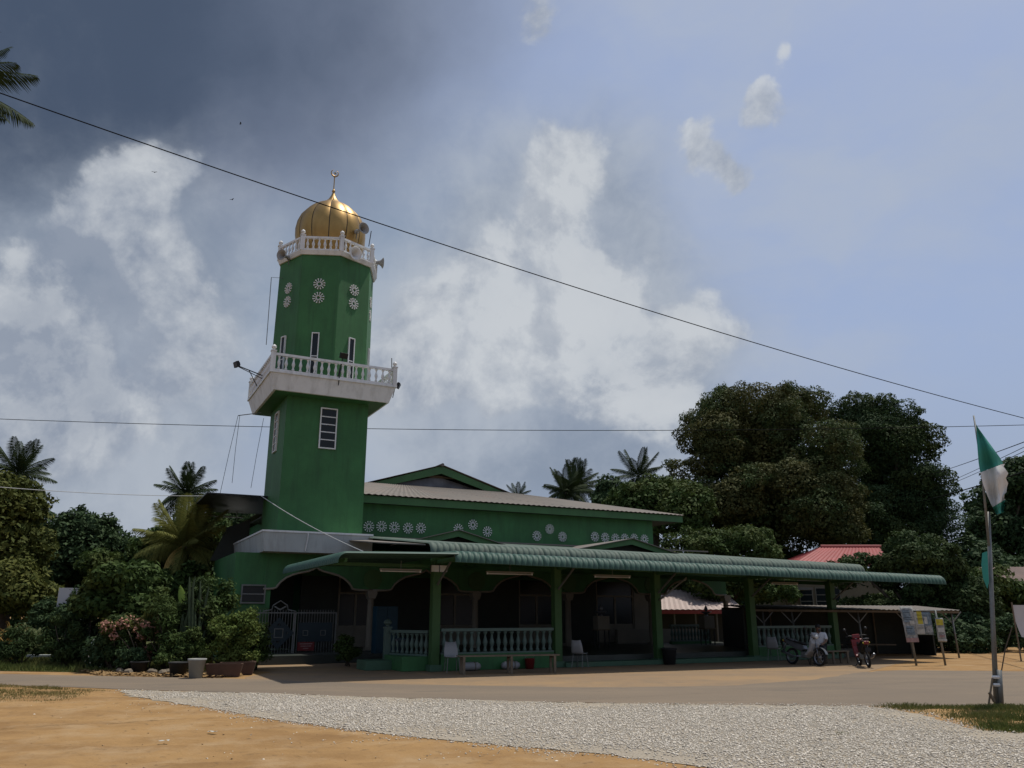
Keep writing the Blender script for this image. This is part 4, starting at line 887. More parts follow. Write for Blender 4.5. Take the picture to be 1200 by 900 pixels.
chair('pale plastic chair beside the first pillar, left of the plank bench', .30, -.75, R(170))
chair('pale plastic chair beside the second pillar, at the end of the plank bench', 4.95, -.60, R(-60))
chair('pale plastic chair beside the fourth pillar, behind the parked motorcycle', 13.6, -.55, R(-60))
def donation(label, a, b):
    t = lthing('donation_box', label, 'donation box', a, b, 'donation boxes on stands in the veranda')
    z = .34
    MB().box(a-.30, a+.30, b-.2, b+.2, z+.75, z+1.30).build('box', 'cream', t, bevel=.01)
    MB().box(a-.33, a+.33, b-.23, b+.23, z+.70, z+.749).build('shelf', 'wood', t)
    for sx_ in (-1, 1):
        for sy_ in (-1, 1): MB().box(a+sx_*.27-.02, a+sx_*.27+.02, b+sy_*.17-.02, b+sy_*.17+.02, z, z+.70).build('leg', 'black', t)
    MB().lathe([(.09, 1.302), (.05, 1.36), (.12, 1.40), (.24, 1.46), (.26, 1.50), (.22, 1.47), (.06, 1.43), (.001, 1.43)], 18, (a, b, z)).build('dish', 'silver', t, True)
    MB().lathe([(.001, 1.50), (.06, 1.52), (.09, 1.60), (.06, 1.70), (.02, 1.76), (.001, 1.80)], 14, (a, b, z)).build('knob', 'silver', t, True)
a_, _ = pb(705, 742, 6.0); donation('pale donation box with dish-shaped top in front of the glazed doors', a_, 6.0)
a_, _ = pb(829, 742, 6.4); donation('pale donation box with dish-shaped top in front of the pinkish shed', a_, 6.4)
a_, _ = pb(452, 745, 5.9)
t = lthing('blue_cabinet', 'tall blue metal cabinet next to the pale column', 'cabinet', a_, 6.0)
MB().box(a_-.42, a_+.42, 5.8, 6.3, .30, 2.0).build('body', 'blue', t, bevel=.01)
for s_ in (-1, 1): dd = MB().box(a_+s_*.21-.20, a_+s_*.21+.20, 5.775, 5.799, .36, 1.95).build('door', 'blue', t); MB().bar((a_+s_*.05, 5.76, 1.1), (a_+s_*.05, 5.76, 1.3), .02).build('handle', 'silver', dd)
for sx_ in (-.38, .38): MB().box(a_+sx_-.03, a_+sx_+.03, 5.85, 6.25, .30, .301).build('foot', 'black', t)
a_, b_ = gl(474, 786, .15); b_ = 1.6; a_ = pb(474, 765, b_)[0]
t = lthing('plastic_bin', 'dark blue plastic bin on the green step', 'bin', a_, b_)
MB().lathe([(.001, .30), (.22, .30), (.27, .88), (.28, .90), (.25, .90), (.20, .34), (.001, .34)], 18, (a_, b_, 0)).build('body', 'navy', t, True); MB().lathe([(.285, .905), (.29, .94), (.2, .99), (.001, 1.01)], 18, (a_, b_, 0)).build('lid', 'navy', t, True)
for s_ in (-1, 1): MB().bar((a_+s_*.29, b_, .86), (a_+s_*.31, b_, .93), .06, .03).build('handle', 'silver', t)
a_ = pb(783, 780, -.35)[0]
t = lthing('planter_tub', 'black round planter tub at the foot of the third pillar', 'tub', a_, -.45)
MB().lathe([(.001, .012), (.20, .012), (.25, .50), (.28, .52), (.28, .56), (.25, .56), (.23, .46), (.001, .46)], 18, (a_, -.45, 0)).build('tub', 'potblk', t, True); MB().lathe([(.001, .48), (.12, .475), (.228, .465)], 12, (a_, -.45, 0)).build('soil', 'terracotta', t, True)
# things stored under the bench
for (x, y), lab, m in (((549, 786), 'pale folded mat stored below the plank bench', 'plast'), ((607, 786), 'pale sack lying below the plank bench', 'plast'), ((636, 786), 'red bucket below the plank bench', 'redplast')):
    a_, b_ = gl(x, y); b_ = -.33
    t = lthing('stored_item', lab, 'stored item', a_, b_)
    if m == 'redplast': MB().lathe([(.001, .012), (.13, .012), (.17, .32), (.18, .33), (.15, .33), (.12, .05), (.001, .05)], 14, (a_, b_, 0)).build('body', m, t, True); MB().tube([(a_+.17*math.cos(R(18*k)), b_, .32+.12*math.sin(R(18*k))) for k in range(11)], .008, 5).build('handle', 'steel', t)
    else: MB().lathe([(.001, -.32), (.08, -.31), (.12, -.2), (.13, 0), (.12, .22), (.07, .31), (.001, .32)], 12, (a_, b_, .14), mat=Matrix.Rotation(R(90), 4, 'Y')).build('body', m, t, True); MB().tube([(a_+.1, b_+.135*math.cos(R(30*k)), .14+.135*math.sin(R(30*k))) for k in range(13)], .012, 5).build('strap', 'wood', t)

# ------------------------------------------------------------------ motorcycles
def motorcycle(label, pos, rz, body, shield, lean=R(-8)):
    t = thing('motorcycle', label, 'motorcycle', pos, rz, 'motorcycles parked at the canopy')
    t.rotation_euler = (lean, 0, rz)
    def p(mb, nm, m, smooth=False, par=None, bevel=0):
        return mb.build(nm, m, par or t, smooth, pos=(0, 0, 0) if par is None else None, bevel=bevel)
    for x, r in ((.62, .28), (-.60, .28)):
        w = p(MB().lathe([(r-.065, -.03), (r-.02, -.042), (r, -.02), (r, .02), (r-.02, .042), (r-.065, .03), (r-.065, -.03)], 28, (x, 0, r), mat=Matrix.Rotation(R(90), 4, 'X')), 'wheel', 'rubber', True)
        MB().lathe([(r-.063, -.022), (r-.09, -.012), (r-.09, .012), (r-.063, .022)], 28, (x, 0, r), mat=Matrix.Rotation(R(90), 4, 'X')).build('rim', 'silver', w, True)
        for k in range(8):
            a = R(45*k); MB().bar((x, -.01, r), (x+(r-.08)*math.cos(a), 0, r+(r-.08)*math.sin(a)), .014).build('spoke', 'silver', w)
        MB().lathe([(.001, -.06), (.04, -.06), (.04, .06), (.001, .06)], 12, (x, 0, r), mat=Matrix.Rotation(R(90), 4, 'X')).build('hub', 'silver', w, True)
    p(MB().tube([(.36, 0, .92), (.45, 0, .74), (.62, .06, .30)], .022, 6).tube([(.45, 0, .74), (.62, -.06, .30)], .022, 6), 'fork', 'silver', True)
    p(MB().tube([(.40, 0, .84), (.22, 0, .48), (-.05, 0, .40), (-.35, 0, .62), (-.75, 0, .74)], [.04, .05, .06, .05, .03], 8), 'frame', 'black', True)
    p(MB().box(-.12, .16, -.11, .11, .24, .44), 'engine', 'steel', bevel=.03)
    # tail fairing and leg shield as swept shells
    p(MB().prism([(-.12, .46), (.05, .52), (-.02, .66), (-.45, .76), (-.92, .86), (-.95, .80), (-.62, .62), (-.40, .52)], -.10, .10), 'tail_fairing', body, bevel=.03)
    p(MB().prism([(.34, .86), (.40, .90), (.46, .72), (.36, .44), (.18, .30), (.10, .34), (.24, .46), (.32, .66)], -.19, .19), 'leg_shield', shield, bevel=.025)
    p(MB().prism([(.0, .70), (-.10, .77), (-.45, .80), (-.80, .88), (-.82, .84), (-.45, .745), (-.05, .665)], -.12, .12), 'seat', 'rubber', bevel=.025)
    p(MB().tube([(-.05, -.14, .28), (-.4, -.17, .27), (-.62, -.17, .33), (-.92, -.17, .42)], [.02, .025, .05, .045], 8), 'exhaust', 'silver', True)
    p(MB().tube([(.30, -.34, .98), (.36, -.2, 1.0), (.37, 0, .95), (.36, .2, 1.0), (.30, .34, .98)], .016, 6), 'handlebar', 'black', True)
    p(MB().prism([(.33, .90), (.50, .92), (.47, 1.02), (.36, 1.05)], -.13, .13), 'headlight_cowl', shield, bevel=.03); p(MB().lathe([(.001, .0), (.07, .0), (.075, -.02)], 12, (.51, 0, .96), mat=Matrix.Rotation(R(90), 4, 'Y')), 'headlight', 'lens', True)
    for s_ in (-1, 1):
        mr_ = p(MB().tube([(.33, .26*s_, 1.0), (.30, .34*s_, 1.18)], .007, 5), 'mirror_stem', 'black'); MB().lathe([(.001, 0), (.055, .003), (.05, .02), (.001, .03)], 12, (.30, .35*s_, 1.21), mat=Matrix.Rotation(R(-85), 4, 'Y')).build('mirror', 'black', mr_, True)
        p(MB().lathe([(.001, 0), (.03, .0), (.025, .04), (.001, .05)], 8, (-.93, .09*s_, .80), mat=Matrix.Rotation(R(-90), 4, 'Y')), 'indicator', 'poster_yel', True)
    p(MB().prism([(-.93, .74), (-.93, .86), (-.99, .84), (-.99, .76)], -.08, .08), 'tail_light', 'redplast', bevel=.01)
    p(MB().box(-1.0, -.99, -.09, .09, .52, .64), 'number_plate', 'black'); p(MB().tube([(-.88, .0, .72), (-.97, 0, .62), (-1.0, 0, .45)], .03, 6), 'rear_mudguard', body, True)
    p(MB().strip([(.62+.33*math.cos(R(a)), .28+.33*math.sin(R(a))) for a in range(20, 150, 10)], [(.62+.315*math.cos(R(a)), .28+.315*math.sin(R(a))) for a in range(20, 150, 10)], -.06, .06), 'front_mudguard', body)
    p(MB().tube([(-.45, .1, .80), (-.92, .11, .93), (-.98, 0, .94), (-.92, -.11, .93), (-.45, -.1, .80)], .011, 6), 'rear_rack', 'silver', True)
    p(MB().bar((0, .1, .26), (-.08, .32, .0+.03), .02), 'side_stand', 'black')
c = gp(944, 780); motorcycle('silver motorcycle parked beside the seated person at the last pillar', (c.x, c.y, .012), R(-62), 'silver', 'plast')
c = gp(1021, 782.5); motorcycle('dark red motorcycle parked alone between the canopy and the posters', (c.x, c.y+.5, .01), R(80), 'black', 'redplast', R(-6))

# ------------------------------------------------------------------ seated person
def skinned(name, m, verts, edges, radii, parent, root=0, sub=2):
    me = bpy.data.meshes.new(name); me.from_pydata(verts, edges, []); me.materials.append(M[m])
    o = bpy.data.objects.new(name, me); col.objects.link(o); o.parent = parent
    sk = o.modifiers.new('skin', 'SKIN'); sk.use_smooth_shade = True
    for i, r in enumerate(radii):
        v = me.skin_vertices[0].data[i]; v.radius = (r, r) if not isinstance(r, tuple) else r; v.use_root = (i == root)
    s = o.modifiers.new('sub', 'SUBSURF'); s.levels = sub; s.render_levels = sub; return o
pc_ = gp(966, 779); per = thing('person', 'person in white shirt and dark trousers sitting on the low bench', 'person', (pc_.x, pc_.y+.22, 0), R(-120))
# local: faces +x, seat height .45
body = [(0, 0, .55), (.0, 0, .72), (.02, 0, .95), (.04, 0, 1.05), (.07, 0, 1.13), (.10, 0, 1.22), (.11, 0, 1.30)]
E = [(i, i+1) for i in range(6)]; Rr = [.14, .135, .15, .12, .055, .085, .07]
def limb(path, rads, start):
    i0 = len(body); prev = start
    for p_, r_ in zip(path, rads): body.append(p_); Rr.append(r_); E.append((prev, len(body)-1)); prev = len(body)-1
    return prev
for s_ in (-1, 1):
    limb([(.05, .10*s_, .54), (.42, .13*s_, .52), (.46, .14*s_, .28), (.44, .14*s_, .09), (.60, .15*s_, .05)], [.10, .075, .058, .042, .035], 0)
    h = limb([(.03, .20*s_, 1.02), (.14, .25*s_, .80), (.34, .18*s_, .72), (.42, .15*s_, .70)], [.06, .045, .034, .028], 2)
    for k, ln in enumerate((.085, .095, .09, .075)):
        y = .15*s_+(k-1.5)*.018; limb([(.46, y, .695), (.46+ln*.6, y, .685), (.46+ln, y, .665)], [.010, .009, .008], h)
    limb([(.43, .15*s_-.04*s_, .715), (.47, .15*s_-.055*s_, .715)], [.011, .009], h)
bo = skinned('body', 'skin', body, E, Rr, per)
sv = [(0, 0, .56), (0, 0, .72), (.02, 0, .95), (.03, 0, 1.05), (.03, .20, 1.02), (.13, .25, .82), (.03, -.20, 1.02), (.13, -.25, .82)]
skinned('shirt', 'shirt', sv, [(0, 1), (1, 2), (2, 3), (2, 4), (4, 5), (2, 6), (6, 7)], [.165, .16, .175, .10, .085, .072, .085, .072], per)
tv = [(0, 0, .56), (.05, .10, .54), (.42, .13, .52), (.46, .14, .28), (.44, .14, .10), (.05, -.10, .54), (.42, -.13, .52), (.46, -.14, .28), (.44, -.14, .10)]
skinned('trousers', 'trouser', tv, [(0, 1), (1, 2), (2, 3), (3, 4), (0, 5), (5, 6), (6, 7), (7, 8)], [.16, .12, .095, .08, .075, .12, .095, .08, .075], per)
def lump(nm, m, c, r, par): MB().lathe([(.001, -1), (.5, -.87), (.87, -.5), (1, 0), (.87, .5), (.5, .87), (.001, 1)], 14, mat=Matrix.Translation(c) @ Matrix.Diagonal((*r, 1))).build(nm, m, par, True, pos=(0, 0, 0))
lump('hair', 'hair', (.085, 0, 1.285), (.10, .092, .095), per)
lump('nose', 'skin', (.195, 0, 1.235), (.022, .014, .022), per)
for s_ in (-1, 1): lump('eye', 'hair', (.182, .032*s_, 1.258), (.010, .013, .008), per); lump('ear', 'skin', (.10, .088*s_, 1.235), (.022, .012, .032), per); lump('shoe', 'black', (.54, .145*s_, .055), (.13, .05, .045), per)
lump('mouth', 'redplast', (.182, 0, 1.195), (.010, .026, .007), per)

# ------------------------------------------------------------------ notice frame with posters
n0_, n1_ = gp(1074, 780), gp(1108, 779.8)
nf = thing('notice_frame', 'pipe frame with hanging posters at the edge of the sandy yard', 'notice board', n0_, math.atan2(n1_.y-n0_.y, n1_.x-n0_.x))
Lp = (n1_-n0_).length; zt_ = 1.85
for x in (0, Lp): MB().tube([(x, 0, 0), (x-.10, 0, zt_)], .038, 8).build('post', 'steel', nf, True, pos=(0, 0, 0))
MB().tube([(-.40, 0, zt_-.02), (Lp+.1, 0, zt_-.02)], .025, 8).build('cross_bar', 'steel', nf, True, pos=(0, 0, 0))
def poster(label, x0, x1, z0, z1, y, m, parts, skew=0.0, group=None):
    o = thing('poster', label, 'poster', nf.matrix_world @ Vector((0, 0, 0)) if False else n0_, nf.rotation_euler[2], 'posters on the pipe frame')
    n = 6; rr = random.Random(int(x0*100))
    def surf(u0, u1, v0, v1, yo):
        mb = MB(); vs = []
        for j in range(n+1):
            for i in range(n+1):
                u = u0+(u1-u0)*i/n; v = v0+(v1-v0)*j/n; x = x0+(x1-x0)*u+skew*(1-v); z = z0+(z1-z0)*v
                vs.append((x, y-yo+.03*math.sin(5*u+3*v+x0*9)*(1-v), z))
        mb.add(vs, [(j*(n+1)+i, j*(n+1)+i+1, (j+1)*(n+1)+i+1, (j+1)*(n+1)+i) for j in range(n) for i in range(n)]); return mb
    s = surf(0, 1, 0, 1, 0).build('sheet', m, o, True, pos=(0, 0, 0)); s.modifiers.new('solid', 'SOLIDIFY').thickness = .006
    parts = list(parts)+[(.12, .12+.3+.4*rr.random(), v_, v_+.012, 'black') for v_ in (.25, .31, .37, .62, .68, .82)]
    for k, (u0, u1, v0, v1, mm) in enumerate(parts): surf(u0, u1, v0, v1, .012+.003*k).build('print_block', mm, o, True, pos=(0, 0, 0))
mp_ = mpp(1080, 740, n0_.y)
def xz(px_, py_): return (px_-1074)*mp_, (780-py_)*mp_
x0, z0 = xz(1063, 754); x1, z1 = xz(1077, 714)
poster('tall greyish poster with pink foot hung on the first post', x0-.05, x1, z0, z1, -.06, 'poster_grey', [(.0, 1, .0, .12, 'poster_pink'), (.15, .8, .2, .45, 'poster_blue'), (.1, .7, .55, .9, 'poster_blue'), (.55, .9, .5, .6, 'poster_white')], .10)
x0, z0 = xz(1078, 746); x1, z1 = xz(1100, 719)
poster('square poster with a yellow strip between the two posts', x0, x1, z0, z1, .02, 'poster_blue', [(.05, .5, .04, .95, 'poster_white'), (.2, .48, .45, 1, 'poster_yel'), (.55, .75, .45, .75, 'poster_white'), (.55, .95, .1, .4, 'poster_grey')], .03)
x0, z0 = xz(1103, 754); x1, z1 = xz(1112, 727)
poster('narrow colourful poster on the second post', x0, x1+.04, z0, z1, -.06, 'poster_grey', [(.05, .9, .7, .95, 'poster_yel'), (.1, .9, .4, .6, 'poster_white'), (.2, .8, .2, .3, 'poster_pink'), (0, 1, .05, .12, 'poster_white')], .03)
# white banner by the far right
c = gp(1199, 775); k_ = mpp(1192, 740, c.y)
bn = thing('banner', 'white cloth banner strung beside the sandy yard', 'banner', c, R(8))
zb0, zb1 = 24*k_, 63*k_; n = 10; vs = []
for j in range(n+1):
    for i in range(n+1):
        u = i/n; v = j/n; vs.append((-.05+3.2*u+(.16*(1-v)**2), .05*math.sin(7*u+2*v), zb0+(zb1-zb0)*v-.12*(1-v)*math.sin(math.pi*u)+(.1*(1-u)*(v-1)*-1)))
MB().add(vs, [(j*(n+1)+i, j*(n+1)+i+1, (j+1)*(n+1)+i+1, (j+1)*(n+1)+i) for j in range(n) for i in range(n)]).build('cloth', 'banner', bn, True, pos=(0, 0, 0))
for x in (-.06, 3.2): MB().tube([(x, .02, 0), (x, .02, zb1+.1)], .03, 6).build('post', 'wood', bn, pos=(0, 0, 0))

# ------------------------------------------------------------------ flagpole
fp = gp(1168, 829); fd = fp.y
top = at(1141, 487, fd+.3)
fl = thing('flagpole', 'rusty steel pole with tattered green and white flag', 'flagpole', fp)
def fl_pt(x, y, dd=.0): return at(x, y, fd+dd)-fp
MB().tube([(0, 0, 0), fl_pt(1163, 720, .1), fl_pt(1158, 600, .2)], [.05, .042, .036], 10).build('pole', 'steel', fl, True, pos=(0, 0, 0))
MB().tube([fl_pt(1158, 640, .16)+Vector((.02, 0, 0)), fl_pt(1150, 545, .25), top-fp], [.03, .022, .016], 8).build('pole_tip', 'steel', fl, True, pos=(0, 0, 0))
MB().tube([fl_pt(1168, 829)+Vector((.07, -.03, 0)), fl_pt(1166, 785)+Vector((.06, -.03, 0))], .05, 8).build('foot_stake', 'steel', fl, True, pos=(0, 0, 0))
MB().tube([(-.22, -.1, .0), fl_pt(1163, 795)], .018, 6).tube([(-.1, -.12, .12), (-.18, -.14, .28)], .03, 5).build('stay', 'wood', fl, pos=(0, 0, 0))
MB().tube([fl_pt(1173, 790), fl_pt(1178, 760), fl_pt(1186, 735)], .012, 5).build('dry_branch', 'bark', fl, pos=(0, 0, 0))
for z in (.55, .75): MB().lathe([(.07, 0), (.085, .03), (.07, .06)], 10, fl_pt(1168, 829-z*45)).build('lashing', 'white', fl, pos=(0, 0, 0))
# flag cloth follows the drooping outline: hoist edge on the left, fly edge on the right
hoist = [(1144, 497), (1145, 520), (1147, 545), (1152, 568), (1160, 588), (1164, 596), (1168, 603)]
fly = [(1146, 501), (1160, 520), (1173, 538), (1180, 552), (1179, 576), (1177, 588), (1177, 600)]
def lerp_poly(P_, f):
    s = f*(len(P_)-1); i = min(int(s), len(P_)-2); t = s-i; return (P_[i][0]+(P_[i+1][0]-P_[i][0])*t, P_[i][1]+(P_[i+1][1]-P_[i][1])*t)
def flagpiece(f0, f1, m, nm, rag=0):
    n, k = 10, 12; vs = []; rr = random.Random(nm)
    for i in range(n+1):
        f = f0+(f1-f0)*i/n; a = lerp_poly(hoist, f); b = lerp_poly(fly, f)
        for j in range(k+1):
            t = j/k; w = rr.uniform(-1, 1)*rag*(1 if j == k else 0); x = a[0]+(b[0]-a[0])*t+w; y = a[1]+(b[1]-a[1])*t
            vs.append(fl_pt(x, y, .2-.14*math.sin(t*9+f*4)*min(1, f*2)-.06*t+.04*math.sin(f*22)))
    o = MB().add(vs, [(i*(k+1)+j, i*(k+1)+j+1, (i+1)*(k+1)+j+1, (i+1)*(k+1)+j) for i in range(n) for j in range(k)]).build(nm, m, fl, True, pos=(0, 0, 0))
flagpiece(0, .395, 'flag_g', 'flag_cloth'); flagpiece(.397, .80, 'flag_w', 'flag_cloth_white', 2.2); flagpiece(.802, 1.0, 'flag_g', 'flag_cloth_tail', 1.2)
vs = [fl_pt(x, y, .1+d) for x, y, d in ((1151, 648, 0), (1157, 646, -.05), (1150, 662, .05), (1158, 664, -.08), (1152, 678, .03), (1159, 682, -.04), (1157, 690, 0))]
MB().add(vs, [(0, 1, 3, 2), (2, 3, 5, 4), (4, 5, 6)]).build('flag_scrap', 'flag_g', fl, True, pos=(0, 0, 0))

# ------------------------------------------------------------------ open shed on the right
sh0 = gp(1010, 772); SD = sh0.y+.6
def sx_at(px_, y_): return (px_-600)/FPX*(y_*math.cos(PITCH)+.1)
shed = thing('open_shed', 'low open shed with corrugated roof on thin posts', 'shed', (15, SD, 0))
OFF[shed.name] = (15, SD, 0)
zr = CAM_H+(at(1000, 714, SD).z-CAM_H)
xl, xr = sx_at(872, SD), sx_at(1118, SD)
roofquad((xl, SD-.4, zr+.02), (xr, SD-.4, zr-.06), (xr+.3, SD+4.0, zr+.16), (xl, SD+4.0, zr+.20), 12, 'roof_sheet', shed, 'zinc', .03, .2)
MB().bar((xl, SD-.3, zr-.04), (xr, SD-.3, zr-.12), .06, .08).build('fascia_beam', 'wood', shed)
for px_ in (893, 927, 1004, 1060, 1113):
    x = sx_at(px_, SD); po = MB().tube([(x+.08, SD, 0), (x, SD, zr-.06)], .04, 8).build('post', 'steel', shed, True)
    for s_ in (-1, 1): MB().bar((x, SD, zr-.55), (x+s_*.42, SD-.0, zr-.10), .035).build('brace', 'steel', po)
    MB().tube([(x+.2, SD+3.6, 0), (x+.2, SD+3.6, zr+.1)], .04, 8).build('rear_post', 'wood', shed)
MB().box(xl, xr, SD+3.7, SD+3.78, .0, zr+.10).build('back_wall', 'dark', shed)  # dark wall colour stands in for the shade inside the shed
MB().box(xl, xl+.06, SD+.3, SD+3.69, .0, zr+.02).build('side_wall', 'dark', shed); MB().box(xr-.06, xr, SD+2.0, SD+3.69, .0, zr+.0).build('side_wall', 'dark', shed)  # partial side walls added to keep the shed interior dark
for k in range(3): MB().box(xl+.5+k*2.3, xl+2.4+k*2.3, SD+2.0, SD+2.5, .42, .47).build('shelf', 'wood', shed)
# ------------------------------------------------------------------ pinkish shed seen through the arches
D2 = 46.0
p0 = at(735, 715, D2); p1 = at(872, 714, D2); q0 = at(745, 690, D2+4.5); q1 = at(845, 693, D2+4.5)
ps = thing('tin_roof_shed', 'long shed with pinkish tin roof behind the veranda', 'shed', ((p0.x+p1.x)/2, D2, 0)); OFF[ps.name] = ((p0.x+p1.x)/2, D2, 0)
zE = (p0.z+p1.z)/2; zT = (q0.z+q1.z)/2
roofquad((p0.x, D2, zE), (p1.x, D2, zE), (q1.x, D2+4.5, zT), (q0.x, D2+4.5, zT), 7, 'roof_sheet', ps, 'pinkroof', .03, .3)
roofquad((p1.x, D2, zE), (p1.x, D2+9, zE), (q1.x, D2+5, zT), (q1.x, D2+4.5, zT), 5, 'roof_sheet', ps, 'pinkroof', .03, .3)
MB().box(p0.x+.3, p1.x-.5, D2+1.2, D2+1.3, 0, zE+.2).build('wall', 'dark', ps)
MB().box(p0.x, p1.x, D2-.02, D2+.03, zE-.22, zE-.02).build('gutter', 'redroof', ps)
for k in range(6):
    x = p0.x+.3+(p1.x-p0.x-.6)*k/5; MB().tube([(x, D2+.3, 0), (x, D2+.3, zE)], .05, 6).build('post', 'steel', ps)
# ------------------------------------------------------------------ house with red roof
D3 = 52.0
r0_, r1_ = at(925, 664, D3), at(1075, 664, D3); t0_, t1_ = at(962, 644, D3+4), at(1046, 637, D3+4)
ho = thing('red_roofed_house', 'cream house with red sheet roof half hidden by trees', 'house', ((r0_.x+r1_.x)/2, D3, 0)); OFF[ho.name] = ((r0_.x+r1_.x)/2, D3, 0)
roofquad((r0_.x, D3, r0_.z), (r1_.x, D3, r1_.z), (t1_.x, D3+4, t0_.z+.15), (t0_.x, D3+4, t0_.z+.15), 12, 'roof_sheet', ho, 'redroof', .03, .3)
MB().tube([(t0_.x, D3+4, t0_.z+.2), (t1_.x+.5, D3+4, t0_.z+.2)], .12, 8).build('ridge_cap', 'redroof', ho)
roofquad((r0_.x, D3+8, r0_.z), (r0_.x, D3, r0_.z), (t0_.x, D3+4, t0_.z+.15), (t0_.x, D3+4.2, t0_.z+.15), 5, 'roof_sheet', ho, 'redroof', .03, .3)
hx0, hx1 = at(926, 700, D3).x, at(1000, 700, D3).x
MB().box(hx0, hx1+2.5, D3+.8, D3+7.5, 0, r0_.z-.05).build('wall', 'cream_wall', ho)
for i, px_ in enumerate((950, 969, 983)):
    x = at(px_, 700, D3).x; z0 = at(960, 713, D3).z; z1 = at(960, 688, D3).z
    window(ho, (x, D3+.77, (z0+z1)/2), 0, .85, z1-z0, [.33, .66], fm='cream')
MB().box(at(905, 690, D3).x, at(945, 690, D3).x, D3-1.2, D3+.79, at(920, 692, D3).z, at(920, 692, D3).z+.1).build('awning', 'zinc', ho)
# dark hut at the far right
D4 = 55.0
h0, h1 = at(1168, 684, D4), at(1290, 680, D4)
hu = thing('brown_hut', 'small dark timber hut with brown roof beyond the yard', 'hut', ((h0.x+h1.x)/2, D4, 0)); OFF[hu.name] = ((h0.x+h1.x)/2, D4, 0)
hm = mat('rusty_tin', (.13, .075, .06), .7, .2, 1)
roofquad((h0.x, D4, h0.z), (h1.x, D4, h0.z), (h1.x, D4+4, h0.z+1.3), (h0.x+1.0, D4+4, h0.z+1.3), 6, 'roof_sheet', hu, hm, .03, .3)
for k in range(16): x = h0.x+.5+k*(h1.x-h0.x-.8)/16; MB().box(x, x+(h1.x-h0.x-.8)/16-.015, D4+.7+.01*(k % 2), D4+.75+.01*(k % 2), 0, h0.z+.15).build('plank', 'wood', hu)
# pale sign panel behind the shrubs
c = at(88, 703, 30.0); k_ = mpp(88, 703, 30)
sp = thing('pale_panel', 'pale blank metal panel standing among the garden shrubs', 'panel', (c.x, 30, 0), R(10))
MB().box(-19*k_, 19*k_, -.02, .02, c.z-.42, c.z+.42).build('plate', 'banner', sp, pos=(0, 0, 0))
for x in (-15*k_, 15*k_): MB().tube([(x, .04, 0), (x, .04, c.z+.3)], .03, 6).build('post', 'steel', sp, pos=(0, 0, 0))
c0, c1 = gp(32, 775), gp(70, 775)
lb = thing('concrete_bench', 'pale low concrete bench on the grass by the shrubs', 'bench', (c0+c1)/2, 0)
Lc = (c1-c0).length
MB().box(-Lc/2, Lc/2, -.15, .15, .16, .24).build('slab', 'conc', lb, pos=(0, 0, 0), bevel=.01)
for s_ in (-1, 1): MB().box(s_*Lc*.35-.06, s_*Lc*.35+.06, -.12, .12, 0, .159).build('leg', 'conc', lb, pos=(0, 0, 0))

# ------------------------------------------------------------------ overhead cables
def cable(label, A, B, sag, r, m='wire', ext=.22, group='overhead cables'):
    A, B = Vector(A), Vector(B); d = B-A; A0, B0 = A-d*ext, B+d*ext; n = 40; pts = []
    for i in range(n+1):
        f = -ext+(1+2*ext)*i/n; p = A+d*f; p.z -= sag*4*f*(1-f); pts.append(p)
    o = MB().tube(pts, r, 6).build('cable', m); o['label'] = label; o['category'] = 'cable'; o['group'] = group
cable('thick black cable slanting down across the sky in front of the dome', at(0, 109, 13), at(1200, 490, 26), .32, .012)
cable('thin level cable passing behind the minaret shaft', at(0, 491, 42), at(1200, 498, 42), .45, .016)
cable('upper thin cable rising to the right behind the flag', at(1085, 558, 66), at(1200, 518, 30), .05, .016)
cable('paired thin cables rising behind the flag, lower one', at(1090, 577, 66), at(1200, 529, 30), .05, .012)
cable('paired thin cables rising behind the flag, higher one', at(1090, 574, 66), at(1200, 524, 30), .05, .012)
cable('thick black cable leaving the big tree towards the flag', at(1085, 586, 68), at(1200, 553, 34), .05, .030)
cable('pale thin cable over the garden trees', at(-10, 570, 26), at(250, 581, 37), .1, .012, 'wirew', 0.02)
A = W(*(lambda q: (q[0], TB-.03, q[1]))(pb(306, 581, TB-.03))); B = W(*(lambda q: (q[0], -1.0, q[1]))(pb(432, 649, -1.0)))
cable('white cable slanting from the minaret down to the canopy roof', A, B, .12, .014, 'wirew', 0.0)
# birds
for k, ((x, y), s_) in enumerate((((282, 145), 1), ((272, 234), .9), ((181, 202), .7))):
    c = at(x, y, 120); t = thing('bird', ('dark bird gliding under the rain cloud near the long cable', 'dark bird gliding left of the golden dome', 'tiny dark bird in front of the white cloud')[k], 'bird', c, R(20+40*k), 'birds in the sky')
    MB().tube([(-.22, 0, 0), (-.1, 0, .0), (.08, 0, .02), (.2, 0, .03)], [.005, .05, .055, .01], 8).build('body', 'black', t, True, pos=(0, 0, 0))
    for w in (-1, 1): MB().add([(.1, 0, .03), (-.08, 0, .03), (-.12, w*.3, .10), (.06, w*.3, .12), (-.14, w*.55, .05)], [(0, 1, 2, 3), (3, 2, 4)]).build('wing', 'black', t, pos=(0, 0, 0))

